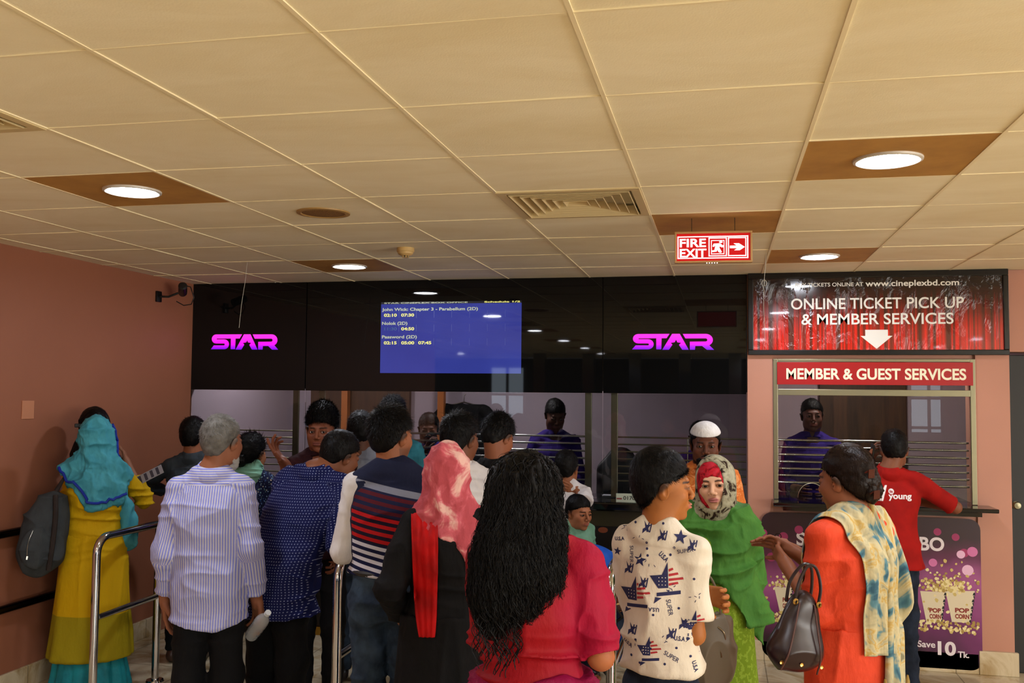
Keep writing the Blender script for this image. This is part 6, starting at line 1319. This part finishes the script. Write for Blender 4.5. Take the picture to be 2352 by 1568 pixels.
t = empty('receipt_printer', (1.10, 4.93, 1.045)); tag(t, 'grey receipt printer on the counter behind the rods', 'printer')
b = B(); b.box(-.10, -.06, 0, .10, .1, .085, bev=.012); b.build('housing', plain('printer_grey', '#3e423e', .4), t)
b = B(); b.box(-.08, -.063, .03, .08, -.06, .06); b.build('front_panel', plain('printer_face', '#5a605a', .3), t)
b = B(); 
pts = [(.055*math.cos(a_), .055*math.sin(a_)+.055) for a_ in np.linspace(-PI/2, PI*1.1, 22)]
for k in range(len(pts)-1): b.add([(pts[k][0], -.03, pts[k][1]), (pts[k+1][0], -.03, pts[k+1][1]), (pts[k+1][0], .03, pts[k+1][1]), (pts[k][0], .03, pts[k][1])], [(0, 1, 2, 3)], 0, True)
b.box(-.25, -.06, 0, .05, .03, .003); o = b.build('paper_roll', plain('receipt_paper', '#c8c8d0', .7)); put(o, (.93, 4.93, 1.046)); tag(o, 'curl of white receipt paper on the counter beside the printer', 'paper')
# ---------------------------------------------------------------- prints on the star t-shirt
s = usa; bv = s.targets(tee); M_navy = plain('print_navy', '#1a1c4a', .8); M_rp = plain('print_red', '#a8262e', .8); nbx, nby, nbz = s.nb
def pstar(cx, cz, r, a0=0.0, r2=.42): return [(cx+(r if k % 2 == 0 else r*r2)*math.sin(a0+k*PI/5), cz+(r if k % 2 == 0 else r*r2)*math.cos(a0+k*PI/5)) for k in range(10)]
def geo_of(polys): v = []; f = []; [(f.append(tuple(range(len(v), len(v)+len(p)))), v.extend(p)) for p in polys]; return v, f
def tri_star(cx, cz, r, a0=0.0): return [[(cx, cz)]+[p for p in (pstar(cx, cz, r, a0)[k], pstar(cx, cz, r, a0)[(k+1) % 10])] for k in range(10)]
ROT = math.radians(s.yaw)
vd = Vector((math.cos(ROT)*.02+math.sin(ROT)*1, -math.sin(ROT)*.02+math.cos(ROT)*1, 0))     # horizontal direction in the shirt's own axes, square to its visible side
ray = Vector((math.sin(ROT), math.cos(ROT), -.05)).normalized(); ux = Vector((math.cos(ROT), -math.sin(ROT), 0)); org = Vector((nbx, nby, 0))-ray*.3
def D(polys, mat, name='print'): s.decal(name, bv, geo_of(polys), org, ux, (0, 0, 1), ray, mat, .0012, .02)
def T(txt, x, z, h, rot, mat=M_navy, bold=.02, w_=None):
    p, f = text_fit(txt, 0, 0, w_, h, bold); a = np.array(p); a = a-a.mean(0); c_, n_ = math.cos(rot), math.sin(rot); p = [(x+q[0]*c_-q[1]*n_, z+q[0]*n_+q[1]*c_) for q in a]; s.decal('print', bv, (p, f), org, ux, (0, 0, 1), ray, mat, .0012, .02)
X = lambda px: (px-1520)*.00147; Z = lambda py: 1.78-(py-908)*.00147
stars = [(1441, 1207, 13), (1480, 1277, 15), (1568, 1224, 16), (1425, 1265, 10)]
for a_, b_, r_ in stars: D(tri_star(X(a_), Z(b_), r_*.00147, .1), M_navy)
for a_, b_ in ((1490, 1207), (1525, 1222), (1450, 1298), (1484, 1325), (1458, 1432), (1545, 1432), (1572, 1410), (1590, 1240)):
    D(tri_star(X(a_), Z(b_), .022, -.15)[:7], M_navy); D([[(X(a_)+.004+.009*k, Z(b_)-.014), (X(a_)+.008+.009*k, Z(b_)-.014), (X(a_)+.014+.009*k, Z(b_)+.016), (X(a_)+.010+.009*k, Z(b_)+.016)] for k in range(2)], M_navy)
rs = random.Random(2)
for a_, b_ in ((1467, 1197), (1494, 1239), (1495, 1252), (1497, 1266), (1530, 1196), (1547, 1262), (1555, 1247), (1565, 1377), (1503, 1454), (1504, 1467), (1470, 1452), (1598, 1312), (1560, 1462), (1460, 1488), (1535, 1497), (1590, 1480), (1480, 1500), (1510, 1393)):
    D([[(X(a_)+.0042*math.cos(k*PI/5), Z(b_)+.0042*math.sin(k*PI/5)) for k in range(10)]], M_navy)
for _ in range(26):
    a_, b_ = rs.choice(((1475, 1235), (1500, 1290), (1530, 1440), (1460, 1455), (1550, 1330), (1600, 1350))); a_ += rs.uniform(-14, 14); b_ += rs.uniform(-12, 12); an = rs.uniform(0, 3); D([[(X(a_)+x*math.cos(an)-y*math.sin(an), Z(b_)+x*math.sin(an)+y*math.cos(an)) for x, y in ((-.004, -.001), (.004, -.001), (.004, .001), (-.004, .001))]], M_navy)
def flagstar(cx, cz, k=1.0):
    D([[(cx-.046*k, cz+.012*k), (cx-.012*k, cz+.016*k), (cx+.004*k, cz+.052*k), (cx+.006*k, cz-.020*k), (cx-.022*k, cz-.022*k)]], M_navy)
    D([[(cx+.007*k, cz+.006*k+j*.013*k-.02*k), (cx+(.048-.014*abs(j-1))*k, cz+.012*k+j*.013*k-.02*k), (cx+(.046-.014*abs(j-1))*k, cz+.018*k+j*.013*k-.02*k), (cx+.007*k, cz+.013*k+j*.013*k-.02*k)] for j in range(4)], M_rp)
    D([[(cx-.026*k, cz-.044*k), (cx+.040*k, cz-.036*k), (cx+.040*k, cz-.026*k), (cx-.026*k, cz-.034*k)], [(cx-.034*k, cz-.064*k), (cx-.012*k, cz-.048*k), (cx-.030*k, cz-.046*k)]], M_navy)
    for p_ in range(9): 
        q = (cx-.020*k+.009*k*(p_ % 3), cz-.012*k+.010*k*(p_//3)); s.decal('print', bv, geo_of([[(q[0]+.0018*math.cos(v_*PI/3), q[1]+.0018*math.sin(v_*PI/3)) for v_ in range(6)]]), org, ux, (0, 0, 1), ray, M_tee, .002, .02)
flagstar(X(1538), Z(1318), 1.15); flagstar(X(1468), Z(1352), 1.1); flagstar(X(1600), Z(1410), .9); flagstar(X(1500), Z(1470), .85)
for txt, a_, b_, h_, r_ in (('SUPER', 1459, 1266, .012, -1.5), ('SUPER', 1545, 1374, .015, -1.4), ('SUPER', 1548, 1480, .014, -.5), ('SUPER', 1577, 1252, .012, .2), ('SUPER', 1609, 1455, .014, -1.4), ('U.S.A', 1530, 1267, .016, -.75), ('U.S.A', 1565, 1443, .014, -.1), ('U.S.A', 1513, 1380, .013, 3.1), ('U.S.A', 1598, 1500, .013, -1.3), ('U.S.A', 1449, 1465, .012, -.5), ('U.S.A', 1428, 1238, .012, .1)):
    T(txt, X(a_), Z(b_), h_, r_, bold=.03 if 'U.' in txt else .005, w_=.052 if txt == 'SUPER' else .034)
